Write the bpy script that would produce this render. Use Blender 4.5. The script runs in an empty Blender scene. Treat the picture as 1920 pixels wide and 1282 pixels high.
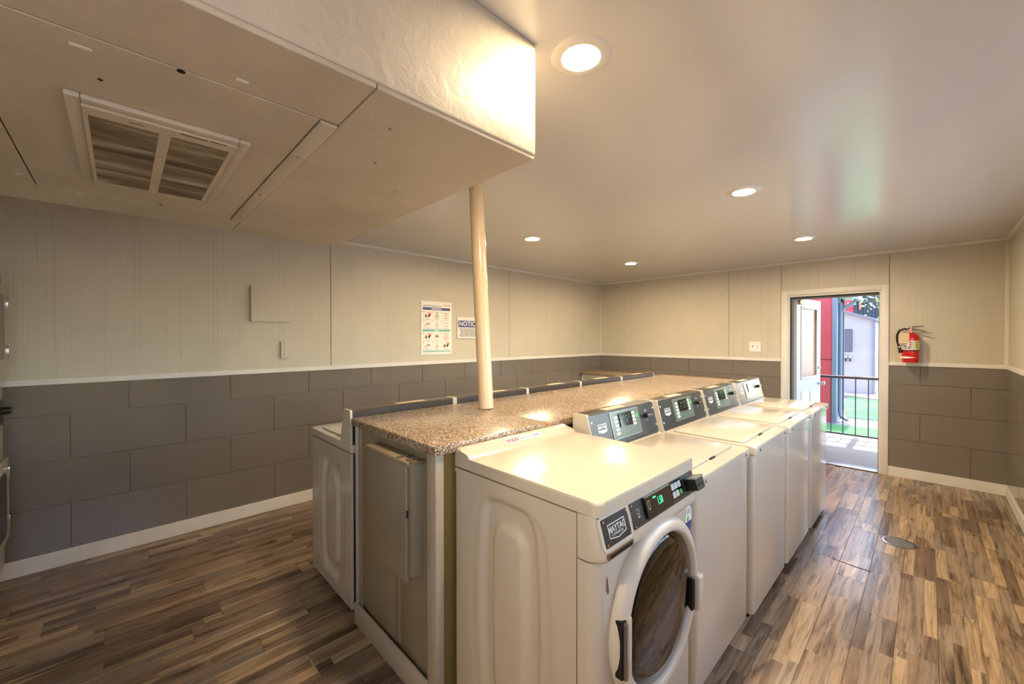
import bpy, bmesh, math, random
from mathutils import Vector, Matrix
random.seed(7)
scene = bpy.context.scene
COL = scene.collection

# ------------------------------------------------------------------ camera
CAM_YAW, CAM_PITCH, CAM_ROLL, F_PX = 0.8009, -0.0092, -0.0012, 756.27
t, p, r = CAM_YAW, CAM_PITCH, CAM_ROLL
Fv = Vector((-math.sin(t)*math.cos(p), math.cos(t)*math.cos(p), math.sin(p)))
Rv = Vector((math.cos(t), math.sin(t), 0)); Uv = Rv.cross(Fv)
R2 = Rv*math.cos(r) + Uv*math.sin(r); U2 = -Rv*math.sin(r) + Uv*math.cos(r)
cam = bpy.data.objects.new('camera', bpy.data.cameras.new('camera')); COL.objects.link(cam)
M = Matrix((R2, U2, -Fv)).transposed().to_4x4(); M.translation = Vector((0, 0, 1.53))
cam.matrix_world = M
cam.data.sensor_width = 36; cam.data.lens = F_PX/1920*36; cam.data.clip_start = 0.02; cam.data.clip_end = 200
scene.camera = cam

# ------------------------------------------------------------------ sky, sun, exposure
SKY_STRENGTH, SUN_STRENGTH, LAMP_STRENGTH, EXPOSURE = 1.3, 10.0, 720.0, 0.20
world = bpy.data.worlds.new('world'); scene.world = world; world.use_nodes = True
wn = world.node_tree.nodes; wl = world.node_tree.links
sky = wn.new('ShaderNodeTexSky'); sky.sky_type = 'NISHITA'; sky.sun_disc = False
sky.sun_elevation = math.radians(62); sky.sun_rotation = math.radians(0); sky.air_density = 1.0; sky.dust_density = 1.5
bg = wn['Background']; wl.new(sky.outputs[0], bg.inputs[0]); bg.inputs[1].default_value = SKY_STRENGTH
sun = bpy.data.objects.new('sun', bpy.data.lights.new('sun', 'SUN')); COL.objects.link(sun)
sun.data.energy = SUN_STRENGTH; sun.data.angle = math.radians(0.6); sun.data.color = (1, .96, .9)
sun.rotation_euler = Vector((-0.03, -0.40, -1.0)).to_track_quat('-Z', 'Y').to_euler()
sun.location = (0, 12, 12)
scene.view_settings.view_transform = 'Standard'; scene.view_settings.look = 'None'
scene.view_settings.exposure = EXPOSURE; scene.view_settings.gamma = 1.0
scene.view_settings.use_curve_mapping = False

# ------------------------------------------------------------------ material helpers
def lin(c): return tuple((x/12.92 if x <= .04045 else ((x+.055)/1.055)**2.4) for x in (v/255 for v in c)) + (1,)
MATS = {}
def mat(name, rgb, rough=.5, metal=0, spec=.5, emit=None, estr=0, trans=0, coat=0, ior=1.5, alpha=1):
    if name in MATS: return MATS[name]
    m = bpy.data.materials.new(name); m.use_nodes = True
    b = m.node_tree.nodes['Principled BSDF']
    b.inputs['Base Color'].default_value = lin(rgb); b.inputs['Roughness'].default_value = rough
    b.inputs['Metallic'].default_value = metal; b.inputs['Specular IOR Level'].default_value = spec
    b.inputs['IOR'].default_value = ior; b.inputs['Transmission Weight'].default_value = trans
    b.inputs['Coat Weight'].default_value = coat; b.inputs['Coat Roughness'].default_value = .06
    if emit: b.inputs['Emission Color'].default_value = lin(emit); b.inputs['Emission Strength'].default_value = estr
    MATS[name] = m; return m
def NT(m): return m.node_tree.nodes, m.node_tree.links, m.node_tree.nodes['Principled BSDF']
def pos_map(n, l, scale):
    g = n.new('ShaderNodeNewGeometry'); mp = n.new('ShaderNodeMapping'); mp.inputs['Scale'].default_value = scale
    l.new(g.outputs['Position'], mp.inputs['Vector']); return mp.outputs[0]
def noise(n, l, vec, scale, detail=4, rough=.55, dist=0):
    k = n.new('ShaderNodeTexNoise'); k.inputs['Scale'].default_value = scale; k.inputs['Detail'].default_value = detail
    k.inputs['Roughness'].default_value = rough; k.inputs['Distortion'].default_value = dist
    l.new(vec, k.inputs['Vector']); return k.outputs['Fac']
def ramp(n, l, fac, stops):
    k = n.new('ShaderNodeValToRGB'); e = k.color_ramp.elements
    while len(e) < len(stops): e.new(.5)
    for el, (x, c) in zip(e, stops): el.position = x; el.color = lin(c)
    l.new(fac, k.inputs[0]); return k.outputs[0]
def bump(n, l, b, h, strength=.2, dist=.01):
    k = n.new('ShaderNodeBump'); k.inputs['Strength'].default_value = strength; k.inputs['Distance'].default_value = dist
    l.new(h, k.inputs['Height']); l.new(k.outputs[0], b.inputs['Normal']); return k
def mathn(n, l, op, a, b=None, c=None):
    k = n.new('ShaderNodeMath'); k.operation = op
    for i, v in enumerate((a, b, c)):
        if v is None: continue
        if isinstance(v, (int, float)): k.inputs[i].default_value = v
        else: l.new(v, k.inputs[i])
    return k.outputs[0]
def mixc(n, l, fac, a, b, mode='MIX'):
    k = n.new('ShaderNodeMix'); k.data_type = 'RGBA'; k.blend_type = mode
    if isinstance(fac, (int, float)): k.inputs[0].default_value = fac
    else: l.new(fac, k.inputs[0])
    for i, v in ((6, a), (7, b)):
        if isinstance(v, tuple): k.inputs[i].default_value = v
        else: l.new(v, k.inputs[i])
    return k.outputs[2]

# upper wall: painted ribbed hardboard with fine uneven vertical lines
def wallpaint(name, rgb):
    m = mat(name, rgb, .48); n, l, b = NT(m)
    v = noise(n, l, pos_map(n, l, (95, 95, .7)), 1.0, 3, .6)
    v2 = noise(n, l, pos_map(n, l, (64, 64, .22)), 1.0, 2, .5)
    big = noise(n, l, pos_map(n, l, (1, 1, 1)), 1.3, 3)
    c = ramp(n, l, big, [(.3, tuple(int(x*.95) for x in rgb)), (.7, rgb)])
    c2 = mixc(n, l, mathn(n, l, 'MULTIPLY', mathn(n, l, 'GREATER_THAN', v2, .62), .16), c, lin(tuple(int(x*.78) for x in rgb)))
    l.new(c2, b.inputs['Base Color'])
    h = mathn(n, l, 'ADD', v, mathn(n, l, 'MULTIPLY', v2, .8))
    bump(n, l, b, h, .38, .004); return m
M_WALL = wallpaint('greige_ribbed_wall_paint', (208, 200, 181))
def smoothpaint(name, rgb, rough, bscale=9, bstr=.12, mott=.06, rv=.08):
    m = mat(name, rgb, rough); n, l, b = NT(m)
    P = pos_map(n, l, (1, 1, 1))
    big = noise(n, l, P, 1.7, 4, .6, .6)
    c = ramp(n, l, big, [(.3, tuple(int(x*(1-mott)) for x in rgb)), (.7, rgb)]); l.new(c, b.inputs['Base Color'])
    rr = n.new('ShaderNodeMapRange'); rr.inputs[3].default_value = rough-rv; rr.inputs[4].default_value = rough+rv
    l.new(noise(n, l, P, 4.5, 3, .6, 1.2), rr.inputs[0]); l.new(rr.outputs[0], b.inputs['Roughness'])
    h = mathn(n, l, 'ADD', noise(n, l, P, bscale, 5, .55, .8), mathn(n, l, 'MULTIPLY', noise(n, l, P, 160, 2), .06))
    bump(n, l, b, h, bstr, .02); return m
def ceilm():
    m = mat('semi_gloss_white_ceiling_paint', (210, 208, 205), .20, spec=.85); n, l, b = NT(m)
    bump(n, l, b, noise(n, l, pos_map(n, l, (1, 1, 1)), 2.2, 2, .45), .05, .05); return m
M_CEIL = ceilm()
M_BULK = smoothpaint('beige_white_soffit_paint', (210, 199, 180), .46, 14, .14, .10)
M_TRIM = smoothpaint('white_trim_paint', (232, 228, 220), .40, 30, .06)
M_DOORP = mat('white_door_paint', (198, 200, 204), .38)
M_GREYTRIM = mat('grey_jamb_paint', (120, 122, 126), .5)
def tilemat():
    m = mat('charcoal_glazed_wall_tile', (120, 116, 110), .16); n, l, b = NT(m)
    P = pos_map(n, l, (1, 1, 1)); f = noise(n, l, P, 220, 2); g = noise(n, l, P, 2.2, 3)
    oi = n.new('ShaderNodeObjectInfo')
    s = mathn(n, l, 'ADD', mathn(n, l, 'MULTIPLY', f, .5), mathn(n, l, 'ADD', mathn(n, l, 'MULTIPLY', g, .3), mathn(n, l, 'MULTIPLY', oi.outputs['Random'], .05)))
    l.new(ramp(n, l, s, [(.25, (116, 108, 99)), (.7, (133, 125, 115))]), b.inputs['Base Color'])
    rr = n.new('ShaderNodeMapRange'); rr.inputs[3].default_value = .05; rr.inputs[4].default_value = .13
    l.new(noise(n, l, P, 5, 4), rr.inputs[0]); l.new(rr.outputs[0], b.inputs['Roughness'])
    bump(n, l, b, noise(n, l, P, 3.0, 2), .03, .02); return m
M_TILE = tilemat()
M_GROUT = mat('dark_grout', (62, 57, 52), .8)
def plankmat():
    m = mat('rustic_vinyl_plank', (120, 100, 82), .34); n, l, b = NT(m)
    g = n.new('ShaderNodeNewGeometry'); sx = n.new('ShaderNodeSeparateXYZ'); l.new(g.outputs['Position'], sx.inputs[0])
    oi = n.new('ShaderNodeObjectInfo'); rnd = oi.outputs['Random']
    ix = mathn(n, l, 'FLOOR', mathn(n, l, 'DIVIDE', mathn(n, l, 'ADD', sx.outputs[0], 4.07), .0508))
    w0 = n.new('ShaderNodeTexWhiteNoise'); w0.noise_dimensions = '2D'; c0 = n.new('ShaderNodeCombineXYZ')
    l.new(ix, c0.inputs[0]); l.new(rnd, c0.inputs[1]); l.new(c0.outputs[0], w0.inputs['Vector'])
    iy = mathn(n, l, 'FLOOR', mathn(n, l, 'DIVIDE', mathn(n, l, 'ADD', sx.outputs[1], mathn(n, l, 'MULTIPLY', w0.outputs['Value'], 3.0)), .72))
    c1 = n.new('ShaderNodeCombineXYZ'); l.new(ix, c1.inputs[0]); l.new(iy, c1.inputs[1]); l.new(mathn(n, l, 'MULTIPLY', rnd, 91.7), c1.inputs[2])
    w1 = n.new('ShaderNodeTexWhiteNoise'); w1.noise_dimensions = '3D'; l.new(c1.outputs[0], w1.inputs['Vector'])
    tone = ramp(n, l, w1.outputs['Value'], [(0, (116, 97, 80)), (.2, (154, 130, 106)), (.45, (172, 148, 122)), (.62, (152, 137, 122)), (.82, (188, 161, 129)), (1, (202, 175, 141))])
    off = n.new('ShaderNodeVectorMath'); off.operation = 'ADD'; l.new(g.outputs['Position'], off.inputs[0])
    sc = n.new('ShaderNodeVectorMath'); sc.operation = 'SCALE'; l.new(w1.outputs['Color'], sc.inputs[0]); sc.inputs['Scale'].default_value = 7; l.new(sc.outputs[0], off.inputs[1])
    mp = n.new('ShaderNodeMapping'); mp.inputs['Scale'].default_value = (46, 2.6, 1); l.new(off.outputs[0], mp.inputs['Vector'])
    gr = noise(n, l, mp.outputs[0], 1.0, 6, .68, .8)
    mp2 = n.new('ShaderNodeMapping'); mp2.inputs['Scale'].default_value = (11, 1.3, 1); l.new(off.outputs[0], mp2.inputs['Vector'])
    gr2 = noise(n, l, mp2.outputs[0], 1.0, 5, .6, 1.2)
    k = ramp(n, l, gr, [(.30, (118, 110, 102)), (.45, (222, 220, 217)), (.60, (255, 255, 255))])
    k2 = ramp(n, l, gr2, [(.30, (132, 124, 116)), (.46, (240, 238, 234)), (.75, (255, 255, 255))])
    col = mixc(n, l, 1.0, mixc(n, l, 1.0, tone, k, 'MULTIPLY'), k2, 'MULTIPLY')
    l.new(col, b.inputs['Base Color'])
    rr = n.new('ShaderNodeMapRange'); rr.inputs[3].default_value = .32; rr.inputs[4].default_value = .17
    l.new(gr, rr.inputs[0]); l.new(rr.outputs[0], b.inputs['Roughness'])
    bump(n, l, b, gr, .22, .003); return m
M_PLANK = plankmat()
def granite():
    m = mat('speckled_brown_granite_laminate', (150, 125, 100), .14); n, l, b = NT(m)
    P = pos_map(n, l, (1, 1, 1))
    vo = n.new('ShaderNodeTexVoronoi'); vo.inputs['Scale'].default_value = 260; l.new(P, vo.inputs['Vector'])
    sv = n.new('ShaderNodeSeparateColor'); l.new(vo.outputs['Color'], sv.inputs[0])
    big = noise(n, l, P, 70, 3)
    v = mathn(n, l, 'ADD', mathn(n, l, 'MULTIPLY', sv.outputs[0], .7), mathn(n, l, 'MULTIPLY', big, .45))
    c = ramp(n, l, v, [(.22, (44, 36, 30)), (.36, (98, 78, 60)), (.52, (156, 128, 100)), (.68, (178, 156, 130)), (.88, (206, 192, 172))])
    l.new(c, b.inputs['Base Color'])
    rr = n.new('ShaderNodeMapRange'); rr.inputs[3].default_value = .14; rr.inputs[4].default_value = .36
    l.new(noise(n, l, P, 2.4, 4, .6, .7), rr.inputs[0]); l.new(rr.outputs[0], b.inputs['Roughness']); return m
M_GRAN = granite()
M_WHITE = mat('white_enamel', (202, 191, 171), .20, coat=.3)
M_WHITE2 = mat('off_white_plastic', (212, 202, 184), .30)
M_CONS = mat('charcoal_console_film', (50, 54, 52), .24)
M_CONSTOP = mat('dark_brown_console_plastic', (58, 50, 44), .35)
M_MODULE = mat('grey_green_keypad_film', (92, 108, 98), .20)
M_EDGE = mat('pale_metal_edge', (170, 172, 168), .25, .8)
M_SCREEN = mat('black_display', (16, 15, 14), .08)
M_KEY = mat('pale_key', (196, 200, 192), .4)
M_GREENKEY = mat('green_start_key', (70, 185, 70), .35)
M_LED = mat('green_led', (60, 255, 170), .5, emit=(60, 255, 170), estr=.8)
M_BLACK = mat('black_plastic', (20, 20, 20), .35)
M_DARK = mat('dark_recess', (12, 11, 10), .8)
M_CHROME = mat('chrome', (200, 200, 200), .12, 1)
M_BRASS = mat('brass_screw', (176, 150, 96), .25, 1)
M_STEEL = mat('brushed_steel', (150, 150, 150), .35, 1)
M_LOGO = mat('silver_logo', (225, 225, 222), .35, .2)
M_PLATE = mat('badge_plate_charcoal', (38, 40, 44), .3)
M_PAPER = mat('white_paper', (236, 236, 230), .55)
M_REDINK = mat('red_ink', (205, 50, 36), .5)
M_BLACKINK = mat('black_ink', (36, 34, 34), .5)
M_STICK = mat('tan_sticker', (222, 190, 160), .5)
M_GREYPAINT = smoothpaint('drab_grey_cabinet_paint', (160, 147, 122), .45, 26, .12, .10)
M_POSTP = smoothpaint('pale_post_paint', (196, 184, 164), .45, 26, .10, .08)
M_PLY = mat('bare_plywood', (178, 146, 84), .6)
M_WOODEND = mat('orange_wood', (196, 128, 62), .5)
M_POLE = smoothpaint('cream_gloss_pole_paint', (230, 208, 172), .18, 12, .05, .05)
M_GLASSD = mat('smoked_door_glass', (78, 75, 74), .03, trans=1, ior=1.45)
M_DRUM = mat('drum_steel', (90, 90, 90), .35, 1)
def clothm():
    m = mat('dark_grey_cloth', (64, 60, 62), .9); n, l, b = NT(m)
    P = pos_map(n, l, (1, 1, 1)); l.new(ramp(n, l, noise(n, l, P, 38, 5), [(.3, (44, 41, 42)), (.7, (92, 86, 86))]), b.inputs['Base Color'])
    bump(n, l, b, noise(n, l, P, 260, 3), .5, .004); return m
M_CLOTH = clothm()
M_LENS = mat('lit_lamp_lens', (255, 236, 205), .5, emit=(255, 228, 186), estr=LAMP_STRENGTH)
M_EXRED = mat('red_extinguisher_paint', (200, 24, 22), .22, coat=.4)
M_YEL = mat('yellow_print', (230, 208, 50), .5)
M_BLUEINK = mat('navy_print', (62, 76, 128), .5)
M_TEAL = mat('teal_print', (120, 185, 175), .5)
M_TAG = mat('manila_tag', (226, 200, 160), .7)
M_SKIN = mat('peach_print', (228, 160, 130), .5)
M_HOSE = mat('pale_yellow_plastic', (222, 206, 140), .4)
M_RUST = mat('rust_brown', (120, 84, 50), .8)

# ------------------------------------------------------------------ geometry helpers
def link(name, me, parent=None, loc=None):
    o = bpy.data.objects.new(name, me); COL.objects.link(o)
    if loc is not None: o.location = loc
    if parent: o.parent = parent
    return o
def build(name, bm, m, parent=None, smooth=True, angle=35, loc=None):
    bmesh.ops.recalc_face_normals(bm, faces=bm.faces)
    me = bpy.data.meshes.new(name); bm.to_mesh(me); bm.free()
    if m: me.materials.append(m)
    if smooth:
        me.polygons.foreach_set('use_smooth', [True]*len(me.polygons)); me.set_sharp_from_angle(angle=math.radians(angle))
    return link(name, me, parent, loc)
def add_box(bm, a, b, bev=0, seg=2):
    x0, y0, z0 = (min(a[i], b[i]) for i in range(3)); x1, y1, z1 = (max(a[i], b[i]) for i in range(3))
    v = [bm.verts.new(c) for c in ((x0,y0,z0),(x1,y0,z0),(x1,y1,z0),(x0,y1,z0),(x0,y0,z1),(x1,y0,z1),(x1,y1,z1),(x0,y1,z1))]
    f = [bm.faces.new([v[i] for i in q]) for q in ((3,2,1,0),(4,5,6,7),(0,1,5,4),(1,2,6,5),(2,3,7,6),(3,0,4,7))]
    if bev > 0:
        es = list({e for q in f for e in q.edges})
        bmesh.ops.bevel(bm, geom=es, offset=bev, segments=seg, profile=.5, affect='EDGES')
def bx(*boxes, bev=0, seg=2):
    bm = bmesh.new()
    for a, b in boxes: add_box(bm, a, b, bev, seg)
    return bm
def add_prism(bm, pts3a, pts3b):
    a = [bm.verts.new(q) for q in pts3a]; b = [bm.verts.new(q) for q in pts3b]; n = len(a)
    bm.faces.new(a[::-1]); bm.faces.new(b)
    for i in range(n): bm.faces.new((a[i], a[(i+1)%n], b[(i+1)%n], b[i]))
def add_loft(bm, rings, cap=True):
    vs = [[bm.verts.new(q) for q in rg] for rg in rings]; n = len(vs[0])
    for a, b in zip(vs, vs[1:]):
        for i in range(n): bm.faces.new((a[i], a[(i+1)%n], b[(i+1)%n], b[i]))
    if cap: bm.faces.new(vs[0][::-1]); bm.faces.new(vs[-1])
def frame_of(d):
    d = Vector(d).normalized(); u = d.orthogonal().normalized(); return u, d.cross(u)
def add_tube(bm, pts, r, n=10, cap=True):
    pts = [Vector(q) for q in pts]; rings = []; u = None
    for i, q in enumerate(pts):
        d = (pts[min(i+1, len(pts)-1)] - pts[max(i-1, 0)]).normalized()
        if u is None: u, w = frame_of(d)
        else: u = (u - d*u.dot(d)).normalized(); w = d.cross(u)
        rr = r[i] if isinstance(r, (list, tuple)) else r
        rings.append([q + (u*math.cos(2*math.pi*k/n) + w*math.sin(2*math.pi*k/n))*rr for k in range(n)])
    add_loft(bm, rings, cap)
def tube(pts, r, n=10):
    bm = bmesh.new(); add_tube(bm, pts, r, n); return bm
def add_lathe(bm, prof, o, axis, n=32, closed=False):
    """prof: list of (radius, distance along axis)"""
    o = Vector(o); ax = Vector(axis).normalized(); u, w = frame_of(ax); rings = []
    for (rad, h) in prof:
        rings.append([o + ax*h + (u*math.cos(2*math.pi*k/n) + w*math.sin(2*math.pi*k/n))*max(rad, 1e-5) for k in range(n)])
    vs = [[bm.verts.new(q) for q in rg] for rg in rings]
    pairs = list(zip(vs, vs[1:])) + ([(vs[-1], vs[0])] if closed else [])
    for a, b in pairs:
        for i in range(n): bm.faces.new((a[i], a[(i+1)%n], b[(i+1)%n], b[i]))
    if not closed:
        if prof[0][0] > 1e-4: bm.faces.new(vs[0][::-1])
        if prof[-1][0] > 1e-4: bm.faces.new(vs[-1])
def lathe(prof, o, axis=(0,0,1), n=32, closed=False):
    bm = bmesh.new(); add_lathe(bm, prof, o, axis, n, closed); bmesh.ops.remove_doubles(bm, verts=bm.verts, dist=2e-5); return bm
def rrect(x0, y0, x1, y1, rad, n=5):
    """rounded rectangle outline, rad = one radius or four (x0y0, x1y0, x1y1, x0y1)"""
    if not isinstance(rad, (list, tuple)): rad = [rad]*4
    out = []
    for (cx, cy, sx, sy, a0, q) in ((x0,y0,1,1,math.pi,rad[0]),(x1,y0,-1,1,1.5*math.pi,rad[1]),(x1,y1,-1,-1,0,rad[2]),(x0,y1,1,-1,.5*math.pi,rad[3])):
        if q <= 0: out.append((cx, cy)); continue
        for k in range(n+1):
            a = a0 + .5*math.pi*k/n; out.append((cx+sx*q+q*math.cos(a), cy+sy*q+q*math.sin(a)))
    return out
def slab(out2, z0, z1, bev=0):
    bm = bmesh.new(); add_prism(bm, [(x, y, z0) for x, y in out2], [(x, y, z1) for x, y in out2])
    if bev: 
        es = [e for e in bm.edges if abs(e.verts[0].co.z-z1) < 1e-6 and abs(e.verts[1].co.z-z1) < 1e-6]
        bmesh.ops.bevel(bm, geom=es, offset=bev, segments=3, profile=.5, affect='EDGES')
    return bm
class Face:
    """a flat facing surface: u to the viewer's right, v up, n outwards"""
    def __init__(s, O, U, V, vs=1): s.vs = vs; s.O = Vector(O); s.U = Vector(U).normalized(); s.V = Vector(V).normalized(); s.N = s.U.cross(s.V)
    def P(s, u, v, n=0): return s.O + s.U*u + s.V*v*s.vs + s.N*n
    def poly(s, pts, n0, n1, bm=None):
        bm = bm or bmesh.new(); add_prism(bm, [s.P(u, v, n0) for u, v in pts], [s.P(u, v, n1) for u, v in pts]); return bm
    def rect(s, u0, v0, u1, v1, n0, n1, rad=0, bm=None, seg=4):
        return s.poly(rrect(u0, v0, u1, v1, rad, seg) if rad else [(u0,v0),(u1,v0),(u1,v1),(u0,v1)], n0, n1, bm)
    def disc(s, u, v, rad, n0, n1, bm=None, k=12, ry=None):
        return s.poly([(u+rad*math.cos(2*math.pi*i/k), v+(ry or rad)*math.sin(2*math.pi*i/k)) for i in range(k)], n0, n1, bm)
    def frame(s, u0, v0, u1, v1, w, n0, n1, bm=None):
        bm = bm or bmesh.new()
        for q in ((u0,v0,u1,v0+w),(u0,v1-w,u1,v1),(u0,v0+w,u0+w,v1-w),(u1-w,v0+w,u1,v1-w)): s.rect(*q, n0, n1, bm=bm)
        return bm
def lettering(s, face, u, v, size, m, parent, n=.0006, align='CENTER', name='lettering', shear=0, xs=1, bold=0):
    cu = bpy.data.curves.new('txt', 'FONT'); cu.body = s; cu.size = size; cu.align_x = align; cu.align_y = 'CENTER'
    cu.extrude = .0003; cu.shear = shear; cu.offset = bold; cu.resolution_u = 3
    o = bpy.data.objects.new('txt', cu); COL.objects.link(o)
    dg = bpy.context.evaluated_depsgraph_get(); me = bpy.data.meshes.new_from_object(o.evaluated_get(dg))
    bpy.data.objects.remove(o)
    mx = Matrix((face.U*xs, face.V, face.N)).transposed().to_4x4(); mx.translation = face.P(u, v, n)
    me.transform(mx); me.materials.clear(); me.materials.append(m)
    return link(name, me, parent)
def thing(name, loc, label, cat, group=None, rotz=0):
    o = bpy.data.objects.new(name, None); COL.objects.link(o); o.empty_display_size = .1
    o.location = loc; o.rotation_euler = (0, 0, rotz); o['label'] = label; o['category'] = cat
    if group: o['group'] = group
    return o
def tag(o, label, cat, group=None):
    o['label'] = label; o['category'] = cat
    if group: o['group'] = group
    return o
def struct(o, label=None, cat=None):
    o['kind'] = 'structure'
    if label: o['label'] = label
    if cat: o['category'] = cat
    return o
def copy_tree(o, parent=None):
    c = o.copy(); COL.objects.link(c)
    if parent: c.parent = parent
    for ch in list(o.children): copy_tree(ch, c)
    return c

# ------------------------------------------------------------------ room dimensions
XL, XR, YN, YF, ZC = -4.07, 0.546, -1.36, 6.14, 2.50
RAIL0, RAIL1, BASE, CROWN = 1.225, 1.266, 0.106, 2.468
DX0, DX1, DTOP = -1.25, -0.37, 2.065       # far doorway
WY0, WY1, WZ0, WZ1 = 1.60, 4.95, 1.10, 2.20   # unseen right-wall window, added to bring cool daylight into the aisle
VY0, VY1, VZ0, VZ1 = -1.05, 0.45, 1.05, 2.20   # unseen right-wall window beside the camera, added as daylight fill

# ------------------------------------------------------------------ floor with single planks
floor = struct(build('floor', bx(((XL-.1, YN-.1, -.12), (XR+.1, YF+.12, -.006))), M_GROUT, smooth=False), 'rustic brown and grey wood plank floor of the laundry room', 'floor')
PW, PL = .1524, .9144
cache = {}
def plank_mesh(w, ln):
    key = (round(w, 4), round(ln, 4))
    if key not in cache:
        bm = bx(((0, 0, -.006), (w-.0012, ln-.0012, 0)), bev=.0009, seg=1)
        bmesh.ops.recalc_face_normals(bm, faces=bm.faces)
        me = bpy.data.meshes.new('plank'); bm.to_mesh(me); bm.free(); me.materials.append(M_PLANK); cache[key] = me
    return cache[key]
row = 0; x = XL
while x < XR-1e-4:
    w = min(PW, XR-x); y = YN - PL*((row*.37 + random.choice((0, .12, -.1))) % 1)
    while y < YF-1e-4:
        y0 = max(y, YN); y1 = min(y+PL, YF)
        if y1-y0 > .02: link('plank', plank_mesh(w, y1-y0), floor, (x, y0, 0))
        y += PL
    x += PW; row += 1
fd = thing('floor_drain', (-.145, 4.16, 0), 'round slotted metal floor drain in the aisle by the washers', 'drain')
build('rim', lathe([(.083, 0), (.083, .004), (.098, .004), (.104, .001), (.104, 0)], (0,0,0), n=40, closed=True), M_CHROME, fd)
build('pan', lathe([(.0, .0004), (.083, .0004), (.083, 0.0), (0, 0.0)], (0,0,0), n=40), M_DARK, fd)
for k in range(11):
    yy = -.075 + .015*k; hw = math.sqrt(max(.0828**2-yy**2, 1e-4))
    build('slat', bx(((-hw, yy-.0030, .0004), (hw, yy+.0030, .0032)), bev=.001, seg=1), M_STEEL, fd)
bm = bmesh.new()
P1 = [(-.47, 3.54), (-.42, 3.535), (-.33, 3.52), (-.25, 3.517), (-.25, 3.506), (-.33, 3.508), (-.42, 3.524), (-.47, 3.535)]
add_prism(bm, [(a, b, .0) for a, b in P1], [(a, b, .0006) for a, b in P1])
build('floor_tear', bm, M_DARK, floor, smooth=False)

# ------------------------------------------------------------------ walls
def tiles(parent, axis, wall, s, lo, hi, offs, skip=None):
    """glazed tiles as single pieces; axis 0: runs along y on x=wall, axis 1: runs along x on y=wall; s = outward sign"""
    zz = [BASE, .413, .716, 1.023, RAIL0]; TW = .6137; g = .0016
    for rI in range(4):
        z0, z1 = zz[rI]+g, zz[rI+1]-g; o = offs[0] if rI in (1, 3) else offs[1]
        a = o + TW*math.floor((lo-o)/TW)
        while a < hi:
            a0, a1 = max(a, lo)+g, min(a+TW, hi)-g; a += TW
            segs = [(a0, a1)]
            if skip:
                segs = []
                if a0 < skip[0]: segs.append((a0, min(a1, skip[0])))
                if a1 > skip[1]: segs.append((max(a0, skip[1]), a1))
            for (q0, q1) in segs:
                if q1-q0 < .02: continue
                d0, d1 = wall, wall+s*(.009+random.uniform(-.0008, .0012))
                bm = bx(((d0, q0, z0), (d1, q1, z1)), bev=.0012, seg=1) if axis == 0 else bx(((q0, d0, z0), (q1, d1, z1)), bev=.0012, seg=1)
                build('tile', bm, M_TILE, parent, smooth=False)
def panels(parent, axis, wall, s, cuts, z0, z1, holes=None):
    for a, b in zip(cuts, cuts[1:]):
        zz0 = z0
        if holes and a >= holes[0]-.1 and b <= holes[1]+.1: zz0 = holes[2]
        g = .003
        q = ((wall, a+g, zz0), (wall+s*.007, b-g, z1)) if axis == 0 else ((a+g, wall, zz0), (b-g, wall+s*.007, z1))
        build('wall_panel', bx(q, bev=.001, seg=1), M_WALL, parent, smooth=False)
M_SEAM = mat('dark_seam_paint', (150, 140, 120), .7)  # darker backing tone seen in the gaps between wall panels
TH = .14
wall_left = struct(build('wall_left', bx(((XL-TH, YN-TH, 0), (XL, YF+TH, ZC))), M_SEAM, smooth=False), 'long left wall, ribbed beige above charcoal tile wainscot', 'wall')
tiles(wall_left, 0, XL, 1, YN, YF, (.04, -.253+.6137*2))
panels(wall_left, 0, XL, 1, [YN, 1.474, 3.883, YF], RAIL1, CROWN)
wall_far = struct(build('wall_far', bx(((XL, YF, 0), (DX0, YF+TH, ZC)), ((DX1, YF, 0), (XR, YF+TH, ZC)), ((DX0, YF, DTOP), (DX1, YF+TH, ZC))), M_SEAM, smooth=False), 'far wall with the open doorway and fire extinguisher', 'wall')
tiles(wall_far, 1, YF, -1, XL, XR, (-.055, .306), skip=(-1.322, -.306))
panels(wall_far, 1, YF, -1, [XL, -1.949, -1.326], RAIL1, CROWN)
panels(wall_far, 1, YF, -1, [-1.326, -.302], DTOP+.06, CROWN)
panels(wall_far, 1, YF, -1, [-.302, XR], RAIL1, CROWN)
wall_right = struct(build('wall_right', bx(((XR, YN-TH, 0), (XR+TH, VY0, ZC)), ((XR, VY1, 0), (XR+TH, WY0, ZC)), ((XR, WY1, 0), (XR+TH, YF+TH, ZC)), ((XR, WY0, 0), (XR+TH, WY1, WZ0)), ((XR, WY0, WZ1), (XR+TH, WY1, ZC)), ((XR, VY0, 0), (XR+TH, VY1, VZ0)), ((XR, VY0, VZ1), (XR+TH, VY1, ZC))), M_WALL, smooth=False), 'right wall beside the aisle, beige above grey tile', 'wall')
tiles(wall_right, 0, XR, -1, WY1+.08, YF, (.2, .5)); tiles(wall_right, 0, XR, -1, VY1+.06, WY0-.08, (.2, .5))
panels(wall_right, 0, XR, -1, [WY1+.08, YF], RAIL1, CROWN); panels(wall_right, 0, XR, -1, [VY1+.06, WY0-.08], RAIL1, CROWN)
wall_near = struct(build('wall_near', bx(((XL, YN-TH, 0), (XR, YN, ZC))), M_WALL, smooth=False), 'near wall behind the stacked dryers', 'wall')
ceiling = struct(build('ceiling', bx(((XL-TH, YN-TH, ZC), (XR+TH, YF+TH, ZC+.15))), M_CEIL, smooth=False), 'glossy white painted ceiling', 'ceiling')
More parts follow.
